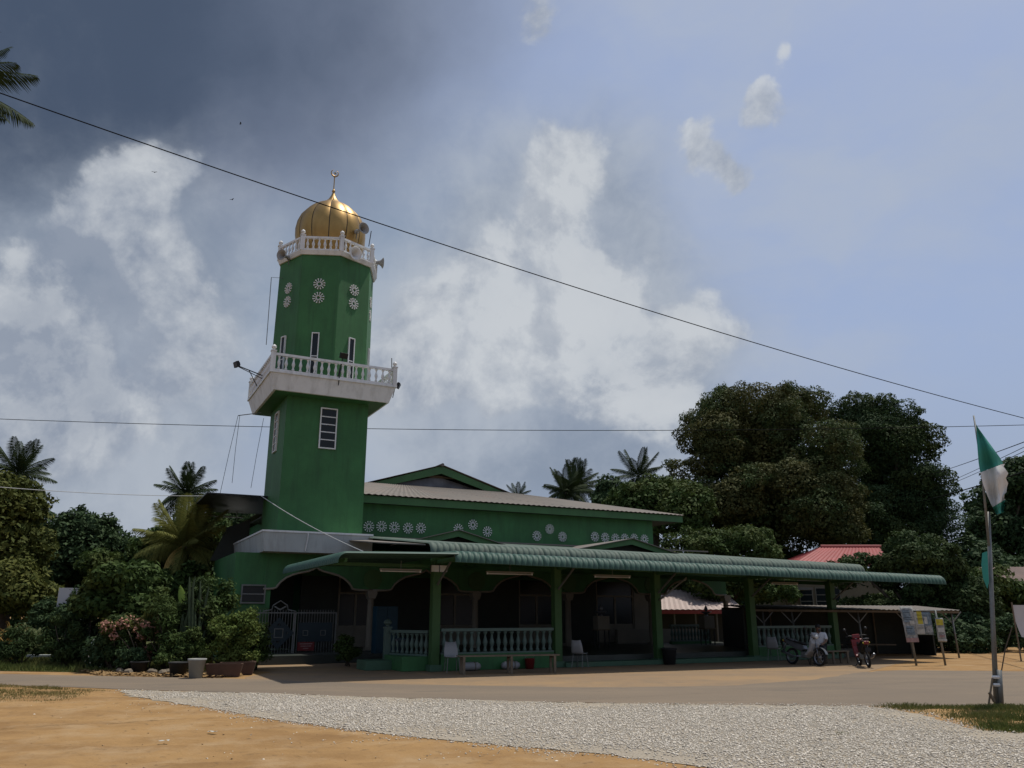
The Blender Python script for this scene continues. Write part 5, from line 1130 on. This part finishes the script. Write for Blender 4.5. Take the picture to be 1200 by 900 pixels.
# ------------------------------------------------------------------ foliage
def leaf_arrays(cl, n_per, size, rng, aspect=.5, shell=.55, flat=.35):
    # cl: (k,6) centre + radii
    out = []
    for (cx, cy, cz, rx, ry, rz), n in zip(cl, n_per):
        n = int(n)
        if n < 1: continue
        d = rng.normal(size=(n, 3)); d /= np.linalg.norm(d, axis=1)[:, None]
        ph = rng.uniform(0, 6.28, 6); lump = 1+.16*np.sin(d[:, 0]*5+ph[0])*np.sin(d[:, 1]*5+ph[1])+.12*np.sin(d[:, 2]*7+ph[2])
        rr = (shell+(1-shell)*rng.random(n)**.6)*lump
        c = np.array([cx, cy, cz])+d*rr[:, None]*np.array([rx, ry, rz])
        nrm = d*.8+np.array([0, 0, flat])+rng.normal(size=(n, 3))*.55; nrm /= np.linalg.norm(nrm, axis=1)[:, None]
        t = np.cross(nrm, rng.normal(size=(n, 3))); t /= np.linalg.norm(t, axis=1)[:, None]+1e-9; b = np.cross(nrm, t)
        s = size*rng.uniform(.55, 1.25, n)[:, None]
        out.append(np.stack([c-t*s, c-b*s*aspect+nrm*s*.12, c+t*s, c+b*s*aspect+nrm*s*.12], 1))
    return np.concatenate(out)
def foliage(name, cl, n_per, size, m, parent, seed, aspect=.5, shell=.55):
    rng = np.random.default_rng(seed); V = leaf_arrays(cl, n_per, size, rng, aspect, shell)
    org = np.array(OFF.get(parent.name, (0, 0, 0)))
    return link(name, npmesh(name, V.reshape(-1, 3)-org, np.arange(len(V)*4).reshape(-1, 4), m), parent)
def ell(cx, cy, rx, ry, D, ky=1.0):
    k = mpp(cx, cy, D); c = at(cx, cy, D); return (c.x, D, c.z, rx*k, rx*k*ky, ry*k)
def subclumps(big, n, r, rng, low=-.5):
    out = []; vol = np.array([b[3]*b[5] for b in big]); cnt = np.maximum(3, (n*vol/vol.sum()).astype(int))
    for (cx, cy, cz, rx, ry, rz), k in zip(big, cnt):
        i = 0
        while i < k:
            d = rng.normal(size=3); d /= np.linalg.norm(d)
            if d[2] < low: continue
            f = rng.uniform(.62, .95); s = r*rng.uniform(.65, 1.3)
            out.append((cx+d[0]*rx*f, cy+d[1]*ry*f, cz+d[2]*rz*f, s, s, s*.75)); i += 1
    return np.array(out)
def tree(name, label, base, big, m, leaf=.2, nsub=40, rsub=1.3, per=400, trunk=.3, seed=1, group=None, core=True, cat='tree', bark='bark', limbs=7, aspect=.5, shell=.62, m2=None):
    t = thing(name, label, cat, (base[0], base[1], 0), 0, group); OFF[t.name] = (base[0], base[1], 0)
    rng = np.random.default_rng(seed); big = [tuple(b) for b in big]; cl = subclumps(big, nsub, rsub, rng)
    c1_, c2_ = (cl[::2], cl[1::2]) if m2 else (cl, cl[:0])
    foliage('crown', c1_, [per*(c[3]/rsub)**2 for c in c1_], leaf, m, t, seed+1, aspect, shell)
    if m2: foliage('new_growth', c2_, [per*(c[3]/rsub)**2 for c in c2_], leaf*1.2, m2, t, seed+3, aspect, shell)
    tw = cl[rng.permutation(len(cl))[:max(4, len(cl)//2)]].copy(); dd = rng.normal(size=(len(tw), 3)); dd /= np.linalg.norm(dd, axis=1)[:, None]; dd[:, 2] = np.abs(dd[:, 2])*.8
    tw[:, :3] += dd*tw[:, 3:4]*1.05; tw[:, 3:] *= rng.uniform(.28, .55, (len(tw), 1))
    foliage('outer_sprays', tw, [per*(c[3]/rsub)**2*1.1 for c in tw], leaf, m, t, seed+7, aspect, .15)
    if core:
        cb = [(b[0], b[1], b[2], b[3]*.72, b[4]*.72, b[5]*.72) for b in big]
        foliage('inner_leaves', cb, [max(60, 9*b[3]*b[5]/(leaf*leaf*4)*1.6) for b in cb], leaf*1.5, m, t, seed+2, .6, .25)
    zc = min(b[2]-b[5]*.4 for b in big); zc = max(zc, .6); mb = MB()
    cxm = sum(b[0] for b in big)/len(big); cym = sum(b[1] for b in big)/len(big)
    tp = Vector((base[0]+(cxm-base[0])*.3, base[1]+(cym-base[1])*.3, zc))
    mb.tube([(base[0], base[1], -.05), (base[0]+trunk*.1, base[1], zc*.35), tp], [trunk*1.35, trunk, trunk*.8], 10)
    order = rng.permutation(len(cl))[:limbs]
    for i in order:
        c = Vector(cl[i][:3]); mid = tp.lerp(c, .5)+Vector((rng.uniform(-.3, .3), rng.uniform(-.3, .3), rng.uniform(0, .4)))*trunk*2
        mb.tube([tp-Vector((0, 0, trunk)), mid, c], [trunk*.6, trunk*.32, trunk*.08], 6)
    mb.build('trunk', bark, t, True); return t

# the big tree behind the canopy, made of two crowns
D = 70
tree('mango_tree', 'huge dense dark tree with brownish new leaves behind the canopy', at(905, 700, D).xy, [ell(880, 505, 62, 52, D), ell(840, 545, 36, 45, D-2), ell(935, 540, 60, 60, D-3), ell(905, 600, 85, 60, D-4), ell(850, 600, 50, 50, D-3), ell(960, 600, 55, 55, D-3), ell(835, 515, 26, 22, D), ell(945, 480, 26, 24, D)], 'l_big', .12, 120, 1.95, 2100, .75, 31, limbs=14, shell=.72, m2='l_bigb')
tree('tall_evergreen_tree', 'tall dark evergreen tree with ragged side beside the huge tree', at(1045, 700, D+4).xy, [ell(1040, 505, 40, 38, D+4), ell(1050, 570, 44, 60, D+4), ell(1000, 500, 32, 32, D+6), ell(1075, 600, 26, 40, D+3), ell(1020, 620, 60, 50, D+3), ell(1095, 625, 18, 22, D+2)], 'l_dark', .12, 85, 1.75, 1900, .6, 37, limbs=10, shell=.72, m2='l_shade')
G2 = 'trees behind the mosque'
tree('leafy_tree', 'mid green bushy tree between the hall eave and the huge tree', at(770, 700, 58).xy, [ell(770, 588, 32, 26, 58), ell(800, 600, 28, 40, 56), ell(745, 600, 30, 26, 58)], 'l_mid', .17, 40, 1.1, 420, .35, 41, G2)
tree('round_tree', 'small round dark tree beside the tall coconut palm', at(718, 690, 75).xy, [ell(717, 585, 17, 19, 75), ell(735, 592, 22, 18, 74)], 'l_dark', .2, 24, 1.2, 420, .3, 43, G2)
tree('low_leafy_tree', 'light olive shrub-like tree showing above the canopy roof', at(860, 700, 50).xy, [ell(830, 640, 24, 22, 50), ell(880, 645, 40, 26, 50), ell(800, 650, 22, 20, 50), ell(860, 690, 80, 30, 51)], 'l_mid', .12, 60, .8, 560, .25, 47, G2)
tree('citrus_tree', 'glossy bright-leaved tree in front of the red roof', at(1075, 740, 44).xy, [ell(1075, 665, 45, 40, 44), ell(1010, 672, 30, 20, 46), ell(1110, 690, 32, 36, 43), ell(1130, 720, 40, 40, 43), ell(1060, 720, 70, 30, 46)], 'l_shade', .11, 110, .75, 700, .25, 53, G2)
tree('far_tree', 'distant dark tree behind the flag', at(1185, 690, 85).xy, [ell(1185, 570, 30, 35, 85), ell(1165, 610, 24, 34, 84), ell(1200, 640, 45, 40, 84), ell(1150, 640, 14, 22, 84), ell(1220, 590, 30, 50, 85)], 'l_dark', .26, 70, 1.7, 420, .5, 59, G2)
tree('far_tree', 'distant green tree beyond the sandy yard and the brown hut', at(1190, 720, 48).xy, [ell(1165, 705, 34, 34, 48), ell(1220, 715, 40, 30, 48)], 'l_mid', .16, 34, .9, 380, .2, 61, G2)
tree('dense_bush', 'dense dark bush behind the posters and shed', at(1110, 745, 41).xy, [ell(1110, 745, 60, 22, 41), ell(1030, 748, 50, 20, 42), ell(1190, 745, 50, 20, 41)], 'l_dark', .12, 60, .7, 420, .15, 67, G2)
for i, (x, y, rx, ry, D, lab) in enumerate(((640, 660, 60, 40, 95, 'far tree line behind the hall roof'), (930, 690, 60, 40, 70, 'shaded tree behind the cream house'), (800, 690, 60, 30, 66, 'shaded tree behind the pinkish shed'), (1150, 690, 70, 50, 70, 'shaded tree behind the posters'))):
    tree('far_tree', lab, at(x, 720, D).xy, [ell(x, y, rx, ry, D), ell(x+rx*.5, y+14, rx*.7, ry*.7, D-2)], 'l_dark', .26, 36, 1.6, 420, .3, 70+i, G2)
GL = 'trees in the garden beyond the road'
tree('garden_tree', 'sunlit olive green tree at the left end of the garden', at(5, 740, 33).xy, [ell(8, 590, 34, 38, 33), ell(0, 650, 45, 50, 33), ell(20, 690, 40, 40, 32), ell(-30, 600, 40, 50, 33)], 'l_olive', .12, 85, .75, 480, .25, 81, GL)
tree('garden_tree', 'rounded dark tree with knobbly crown beside the olive tree', at(85, 740, 40).xy, [ell(78, 625, 30, 27, 40), ell(105, 635, 24, 22, 40), ell(80, 670, 50, 40, 40), ell(50, 650, 30, 40, 41), ell(125, 660, 24, 28, 41)], 'l_dark', .13, 90, .8, 480, .28, 83, GL)
tree('garden_tree', 'mid green tree left of the coconut palm by the minaret', at(165, 740, 38).xy, [ell(150, 668, 40, 28, 38), ell(185, 655, 32, 24, 38), ell(215, 640, 32, 34, 39), ell(240, 625, 26, 34, 42), ell(190, 700, 60, 36, 37)], 'l_mid', .13, 90, .75, 460, .25, 87, GL)
tree('garden_tree', 'dark leafy tree reaching up under the side eave of the hall', at(278, 680, 50).xy, [ell(275, 612, 22, 17, 50), ell(255, 630, 26, 24, 50), ell(295, 620, 18, 20, 52)], 'l_dark', .15, 30, .8, 380, .25, 89, GL)
tree('garden_tree', 'bright big-leaved tree above the pink bougainvillea', at(150, 770, 28.5).xy, [ell(148, 690, 34, 28, 28.5), ell(120, 705, 26, 24, 28.5), ell(165, 715, 26, 24, 28.3)], 'l_mid', .12, 50, .45, 260, .12, 91, GL)
for i, (x, y, rx, ry, D) in enumerate(((-60, 660, 80, 60, 48), (60, 690, 80, 40, 55), (180, 680, 80, 40, 60), (-140, 640, 90, 80, 60))):
    tree('far_tree', ('shaded tree beyond the garden left of the olive tree', 'low shaded tree behind the knobbly dark tree', 'low shaded tree behind the coconut palm', 'tall shaded tree far behind the garden')[i], at(x, 725, D).xy, [ell(x, y, rx, ry, D), ell(x-rx*.4, y+12, rx*.7, ry*.7, D-2)], 'l_dark', .22, 40, 1.4, 420, .3, 95+i, GL)

# palms
def frond_mesh(L, droop, m, seed, wid=.62, n=40, name='frond'):
    rng = random.Random(seed); mb = MB(); pts = []
    for i in range(13):
        f = i/12; pts.append(Vector((L*f*(1-.18*f*droop), 0, L*(.16*f-.55*droop*f*f))))
    mb.tube(pts, [.035*(1-f/12)+.006 for f in range(13)], 5, False)
    for k in range(n):
        f = .10+.90*k/n; i = min(int(f*12), 11); p = pts[i].lerp(pts[i+1], f*12-i); tg = (pts[i+1]-pts[i]).normalized()
        ln = wid*L*.42*math.sin(math.pi*min(1, f*.85+.12))**.7*rng.uniform(.85, 1.1)
        for s in (-1, 1):
            d = (tg*.55+Vector((0, s, 0))*.8+Vector((0, 0, -.15-.55*droop*rng.uniform(.6, 1.3)))).normalized(); w = tg*.034*L/3
            q = p+d*ln*.55; e = p+d*ln+Vector((0, 0, -ln*.28*(.5+droop)))
            mb.add([p-w*.5, p+w*.5, q+w, q-w*.8, e], [(0, 1, 2, 3), (3, 2, 4)])
    return mb.mesh(name, M[m])
def palm(label, top, L, n, seed, m='l_palm', trunk=.13, group='coconut palms', mat2=None, lean=(0, 0), up=.9):
    rng = random.Random(seed); base = (top[0]-lean[0], top[1]-lean[1])
    t = thing('coconut_palm', label, 'palm', (*base, 0), 0, group); OFF[t.name] = (*base, 0)
    tz = top[2]; pts = [(base[0]+lean[0]*f**1.6, base[1]+lean[1]*f**1.6, tz*f) for f in (0, .15, .35, .55, .75, .9, 1)]
    MB().tube(pts, [trunk*1.7, trunk*1.15, trunk, trunk*.95, trunk*.9, trunk*.9, trunk*1.1], 10).build('trunk', 'palmbark', t, True)
    ms = [frond_mesh(L, d, m, seed+i) for i, d in enumerate((.15, .5, .9))]
    md = frond_mesh(L*.9, 1.1, mat2, seed+9) if mat2 else None
    for k in range(n):
        f = k/n; yaw = k*2.399+rng.uniform(-.2, .2); pit = up*1.25*(1-f)-.35*f*1.6+rng.uniform(-.12, .12)
        me = ms[0 if f < .3 else 1 if f < .65 else 2]
        if md and k >= n-2: me = md
        link('frond', me, t, top, (rng.uniform(-.3, .3), -pit, yaw))
    mb = MB()
    for k in range(7): a = k*.9; mb.lathe([(.001, -.14), (.09, -.10), (.12, 0), (.09, .10), (.001, .14)], 8, (top[0]+.2*math.cos(a), top[1]+.2*math.sin(a), top[2]-.25-.08*(k % 2)))
    mb.build('coconut_cluster', 'l_mid', t, True)
def ptop(x, y, D): return at(x, y, D)
palm('coconut palm rising behind the olive tree at the garden end', ptop(20, 556, 52), 2.6, 26, 201)
palm('slender coconut palm standing far behind the garden, nearest the minaret', ptop(218, 580, 56), 2.4, 26, 203, up=1.05)
palm('yellowish young coconut palm beside the porch slab', ptop(216, 640, 37), 2.5, 30, 205, 'l_palmy', .14, mat2='l_dry', up=1.0)
palm('left one of the coconut palms behind the hall roof, broad crowned', ptop(663, 577, 80), 3.0, 24, 207)
palm('shaggy upright coconut palm behind the hall roof next to the broad one', ptop(676, 572, 84), 3.3, 26, 209, up=1.2)
palm('star-shaped coconut palm towering over the round tree', ptop(748, 559, 82), 3.4, 20, 211)
palm('short coconut palm tip showing just above the hall roof', ptop(607, 582, 90), 1.9, 14, 213)
# tall palm off the left side: only frond tips hang into view
pt = ptop(-66, 96, 25)
palm('tall near coconut palm with frond tips hanging into the open sky', pt, 3.3, 26, 215, trunk=.15, up=.8)

# ------------------------------------------------------------------ shrubs and pots on the left
GS = 'shrubs along the garden edge'
def shrub(name, label, base, big, m, leaf, nsub, rsub, per, seed, stems=6, extra=None, group=GS, pot=None, bark='bark', aspect=.45):
    bx, by = base; t = thing(name, label, 'shrub', (bx, by, 0), 0, group); OFF[t.name] = (bx, by, 0)
    rng = np.random.default_rng(seed); cl = subclumps(big, nsub, rsub, rng, -.7)
    foliage('foliage', cl, [per]*len(cl), leaf, m, t, seed, aspect, .2)
    mb = MB()
    for i in rng.permutation(len(cl))[:stems]:
        c = Vector(cl[i][:3]); b0 = Vector((bx+rng.uniform(-.12, .12), by+rng.uniform(-.12, .12), .02)); mid = b0.lerp(c, .55)+Vector((rng.uniform(-.08, .08), rng.uniform(-.08, .08), .08))
        mb.tube([b0, mid, c], [.028, .018, .006], 5)
    mb.build('stems', bark, t, True)
    if extra:
        em, es, en, k = extra; sel = cl[rng.permutation(len(cl))[:k]].copy(); sel[:, 3:] *= .85; sel[:, 1] -= .12
        foliage('blossoms', sel, [en]*len(sel), es, em, t, seed+5, .7, .75)
    return t
def e2(x, y, rx, ry, D): return ell(x, y, rx, ry, D)
def base_at(x, y): p = gp(x, y); return (p.x, p.y)
Dg = gp(60, 779).y
shrub('small_frangipani', 'small garden tree on crooked bare stems by the concrete seat', base_at(60, 778), [e2(55, 722, 24, 18, Dg), e2(75, 735, 20, 16, Dg)], 'l_dark', .075, 30, .30, 200, 301, 4, ('l_white', .03, 6, 6))
shrub('broad_shrub', 'dark shrub with feathery top in front of the pale panel', base_at(100, 783), [e2(98, 725, 24, 32, Dg-.5), e2(92, 700, 12, 10, Dg-.5), e2(115, 755, 24, 22, Dg-.8)], 'l_dark', .075, 46, .32, 220, 303, 8, ('l_white', .035, 7, 7))
shrub('flowering_bush', 'dark bush with small white flowers beside the bougainvillea', base_at(130, 787), [e2(128, 762, 24, 22, gp(130, 786).y), e2(112, 770, 16, 14, gp(130, 786).y)], 'l_dark', .07, 30, .28, 200, 305, 6, ('l_white', .035, 8, 8))
Db = gp(165, 787).y
shrub('bougainvillea', 'pink bougainvillea bush with arching flower sprays', base_at(168, 788), [e2(160, 738, 34, 14, Db), e2(140, 732, 18, 12, Db), e2(180, 730, 18, 16, Db), e2(165, 760, 22, 14, Db)], 'l_olive', .06, 44, .22, 150, 307, 8, ('l_pink', .05, 60, 26))
shrub('hibiscus_bush', 'tall hibiscus bush with a few red flowers near the porch', base_at(248, 782), [e2(248, 705, 26, 26, 27.5), e2(240, 740, 32, 32, 27.3), e2(215, 745, 24, 30, 27.3)], 'l_mid', .075, 60, .33, 210, 309, 10, ('l_red', .05, 5, 5))
Dp = gp(272, 789).y
shrub('potted_shrub', 'bright green shrub spilling over the long brown planters', base_at(272, 788), [e2(272, 742, 26, 26, Dp), e2(285, 725, 16, 14, Dp), e2(258, 765, 20, 18, Dp), e2(288, 765, 14, 16, Dp)], 'l_lite', .055, 64, .24, 190, 311, 9)
shrub('potted_shrub', 'small bushy shrub in front of the gate pier', base_at(407, 781), [e2(407, 758, 13, 14, gp(407, 781).y), e2(402, 768, 10, 8, gp(407, 781).y)], 'l_mid', .055, 22, .2, 150, 313, 5)
shrub('low_bush', 'low leafy bush at the foot of the tall stemmed cactus', base_at(205, 789), [e2(205, 765, 22, 16, gp(205, 789).y), e2(222, 755, 14, 18, gp(205, 789).y)], 'l_mid', .06, 34, .22, 170, 315, 5)
shrub('low_bush', 'low dark bush between the white-flowered bush and the bougainvillea', base_at(150, 789), [e2(150, 772, 16, 12, gp(150, 789).y)], 'l_dark', .06, 20, .2, 170, 317, 4)
for q, (x, y, bx_, by_, rx, ry, m_, lf, asp, lab) in enumerate((
        (75, 748, 78, 784, 26, 26, 'l_shade', .09, .25, 'tangled narrow-leaved shrub between the crooked garden tree and the feathery shrub'),
        (190, 735, 192, 788, 20, 36, 'l_mid', .10, .18, 'wispy long-leaved shrub between the bougainvillea and the cactus'),
        (232, 718, 236, 786, 18, 40, 'l_shade', .10, .18, 'upright narrow-leaved shrub between the cactus and the hibiscus'),
        (300, 752, 296, 786, 12, 22, 'l_mid', .06, .35, 'slim leafy shrub leaning against the gate'),
        (140, 745, 142, 787, 20, 24, 'l_shade', .08, .3, 'dark tangled shrub behind the pink flower sprays'),
        (20, 752, 22, 782, 22, 18, 'l_shade', .08, .25, 'low tangled shrub beside the striped leaf tuft'))):
    D_ = gp(bx_, by_).y+.15
    shrub('tangled_shrub', lab, base_at(bx_, by_), [e2(x, y, rx, ry, D_), e2(x+4, y+ry*.6, rx*.9, ry*.5, D_)], m_, lf, 40, .26, 130, 331+q, 12, aspect=asp)
# columnar cactus
cb_ = gp(218, 787); cac = thing('columnar_cactus', 'tall grey-green cactus with many straight stems', 'cactus', cb_, 0, GS); OFF[cac.name] = tuple(cb_)
rr = random.Random(5); cm_ = mat('cactus_skin', (.065, .095, .045), .7, .25, 4)
for k in range(17):
    x = cb_.x+rr.uniform(-.40, .40); y = cb_.y+rr.uniform(-.2, .3); h = rr.uniform(1.2, 2.9); mb = MB()
    ln = rr.uniform(-.16, .16); n = 6; vs = []; zz = [0, h*.3, h*.6, h*.9, h]; 
    for i, z in enumerate(zz):
        for j in range(12):
            r_ = (.040 if j % 2 == 0 else .026)*(1 if i < 4 else .3); a = 2*math.pi*j/12; vs.append((x+ln*z/h*2+r_*math.cos(a), y+r_*math.sin(a), z))
    mb.add(vs, [(i*12+j, i*12+(j+1) % 12, (i+1)*12+(j+1) % 12, (i+1)*12+j) for i in range(4) for j in range(12)]+[tuple(48+j for j in range(12))]); mb.build('stem', cm_, cac)
# banana plant: few upright paddle leaves
bb = gp(203, 786); bb.y += .6; ban = thing('banana_plant', 'young banana plant with upright bright leaves behind the cactus', 'banana plant', (bb.x, bb.y, 0), 0, GS); OFF[ban.name] = (bb.x, bb.y, 0)
MB().tube([(bb.x, bb.y, 0), (bb.x, bb.y, 1.5)], [.08, .05], 8).build('stem', 'l_mid', ban, True)
for k, (dx_, dy_, L_, wd, m_) in enumerate(((-.28, -.1, 1.35, .16, 'l_banana'), (.10, .0, 1.5, .13, 'l_mid'), (.45, -.1, 1.3, .13, 'l_mid'), (-.55, .1, .9, .13, 'l_mid'))):
    vs = []; n = 12
    for i in range(n+1):
        f = i/n; c = Vector((bb.x+dx_*f**1.2, bb.y+dy_*f, 1.4+L_*f-.12*f*f)); w = wd*math.sin(math.pi*min(1, .08+f*.92))**.6
        vs += [c+Vector((-w, 0, .0)), c+Vector((0, .05, 0)), c+Vector((w, 0, 0))]
    MB().add(vs, [(i*3+j, i*3+j+1, i*3+j+4, i*3+j+3) for i in range(n) for j in range(2)]).build('leaf', m_, ban, True)
# spiky striped plants at the far left
for q, (x, y, h, sd) in enumerate(((8, 778, 1.9, 3), (-14, 779, 1.6, 4))):
    b_ = gp(x, y); t = thing('striped_pandan', ('tuft of long arching striped leaves by the lawn', 'second tuft of arching striped leaves past the first one')[q], 'plant', b_, 0, 'striped leaf tufts'); rr = random.Random(sd)
    me = []
    for v_ in range(3):
        vs = []; n = 9; L_ = h*(.75+.15*v_)
        for i in range(n+1):
            f = i/n; xx = L_*.62*f**1.5; z = L_*(f*1.0-.50*f*f*(1+.3*v_)); w = .035*(1-f)**.7+.002; vs += [(xx, -w, z), (xx, 0, z-.01), (xx, w, z)]
        me.append(MB().add(vs, [(i*3+j, i*3+j+1, i*3+j+4, i*3+j+3) for i in range(n) for j in range(2)]).mesh('leaf', M['l_cord'], True))
    for k in range(46): link('leaf', me[k % 3], t, (rr.uniform(-.12, .12), rr.uniform(-.12, .12), .25*rr.random()+.35*(k % 2)), (0, rr.uniform(-.35, .35), rr.uniform(0, 6.28)))
    MB().tube([(0, 0, 0), (0, 0, .7)], .06, 8).build('stem', 'bark', t, True, pos=(0, 0, 0))
# pots
def pot(label, x, y, r, h, m, name='plant_pot'):
    c = gp(x, y); t = thing(name, label, 'pot', c, 0, 'pots along the garden edge')
    MB().lathe([(.001, .012), (r*.72, .012), (r*.95, h*.9), (r*1.05, h*.91), (r*1.05, h), (r*.9, h), (r*.85, h*.8), (.001, h*.8)], 18).build('pot', m, t, True, pos=(0, 0, 0)); MB().lathe([(.001, h*.86), (r*.4, h*.84), (r*.86, h*.81)], 12).build('soil', 'terracotta', t, True, pos=(0, 0, 0))
pot('grey white plastic bucket used as a flower pot', 229, 795, .24, .52, 'potgrey'); pot('black round pot left of the grey bucket', 208, 793, .28, .40, 'potblk'); pot('small brown pot at the end of the planters', 290, 789, .22, .36, 'terracotta'); pot('dark pot below the bougainvillea', 162, 790, .26, .36, 'potblk')
for k, (x, y) in enumerate(((262, 793.5), (278, 791))):
    c = gp(x, y); t = thing('trough_planter', ('long brown trough planter nearest the road', 'long brown trough planter set behind the first one')[k], 'planter', c, R(12), 'brown trough planters')
    MB().add([(-.42, -.13, .012), (.42, -.13, .012), (.42, .13, .012), (-.42, .13, .012), (-.50, -.18, .36), (.50, -.18, .36), (.50, .18, .36), (-.50, .18, .36), (-.45, -.14, .36), (.45, -.14, .36), (.45, .14, .36), (-.45, .14, .36), (-.43, -.13, .28), (.43, -.13, .28), (.43, .13, .28), (-.43, .13, .28)],
             [(3, 2, 1, 0), (0, 1, 5, 4), (1, 2, 6, 5), (2, 3, 7, 6), (3, 0, 4, 7), (4, 5, 9, 8), (5, 6, 10, 9), (6, 7, 11, 10), (7, 4, 8, 11), (8, 9, 13, 12), (9, 10, 14, 13), (10, 11, 15, 14), (11, 8, 12, 15)]).build('trough', 'terracotta', t, pos=(0, 0, 0))
    MB().add([(-.43, -.13, .285), (.43, -.13, .285), (.43, .13, .285), (-.43, .13, .285), (0, 0, .32)], [(0, 1, 4), (1, 2, 4), (2, 3, 4), (3, 0, 4)]).build('soil', 'bark', t, pos=(0, 0, 0))
# rubble at the verge
for k, (x, y) in enumerate(((140, 790), (150, 791), (178, 791), (190, 792), (197, 791))):
    c = gp(x, y); rr = random.Random(k); me = MB().lathe([(.001, -.08), (.10, -.06), (.15, 0), (.11, .08), (.001, .11)], 7, mat=Matrix.Rotation(rr.uniform(-.5, .5), 4, 'X') @ Matrix.Diagonal((1.2, .8, .9, 1))).mesh('verge_stone', mat('verge_stone', (.26, .21, .15), .9, .25, 5) if k == 0 else bpy.data.materials['verge_stone'])
    tag(link('verge_stone', me, None, (c.x, c.y, .08), (0, 0, rr.uniform(0, 3))), ('rough stone at the end of the leaf litter towards the white-flowered bush', 'rough stone next to the dark pot below the bougainvillea', 'rough stone between the dark pot and the black pot', 'rough stone touching the black pot', 'rough stone tucked beside the black pot near the cactus')[k], 'stone', 'stones in the leaf litter')
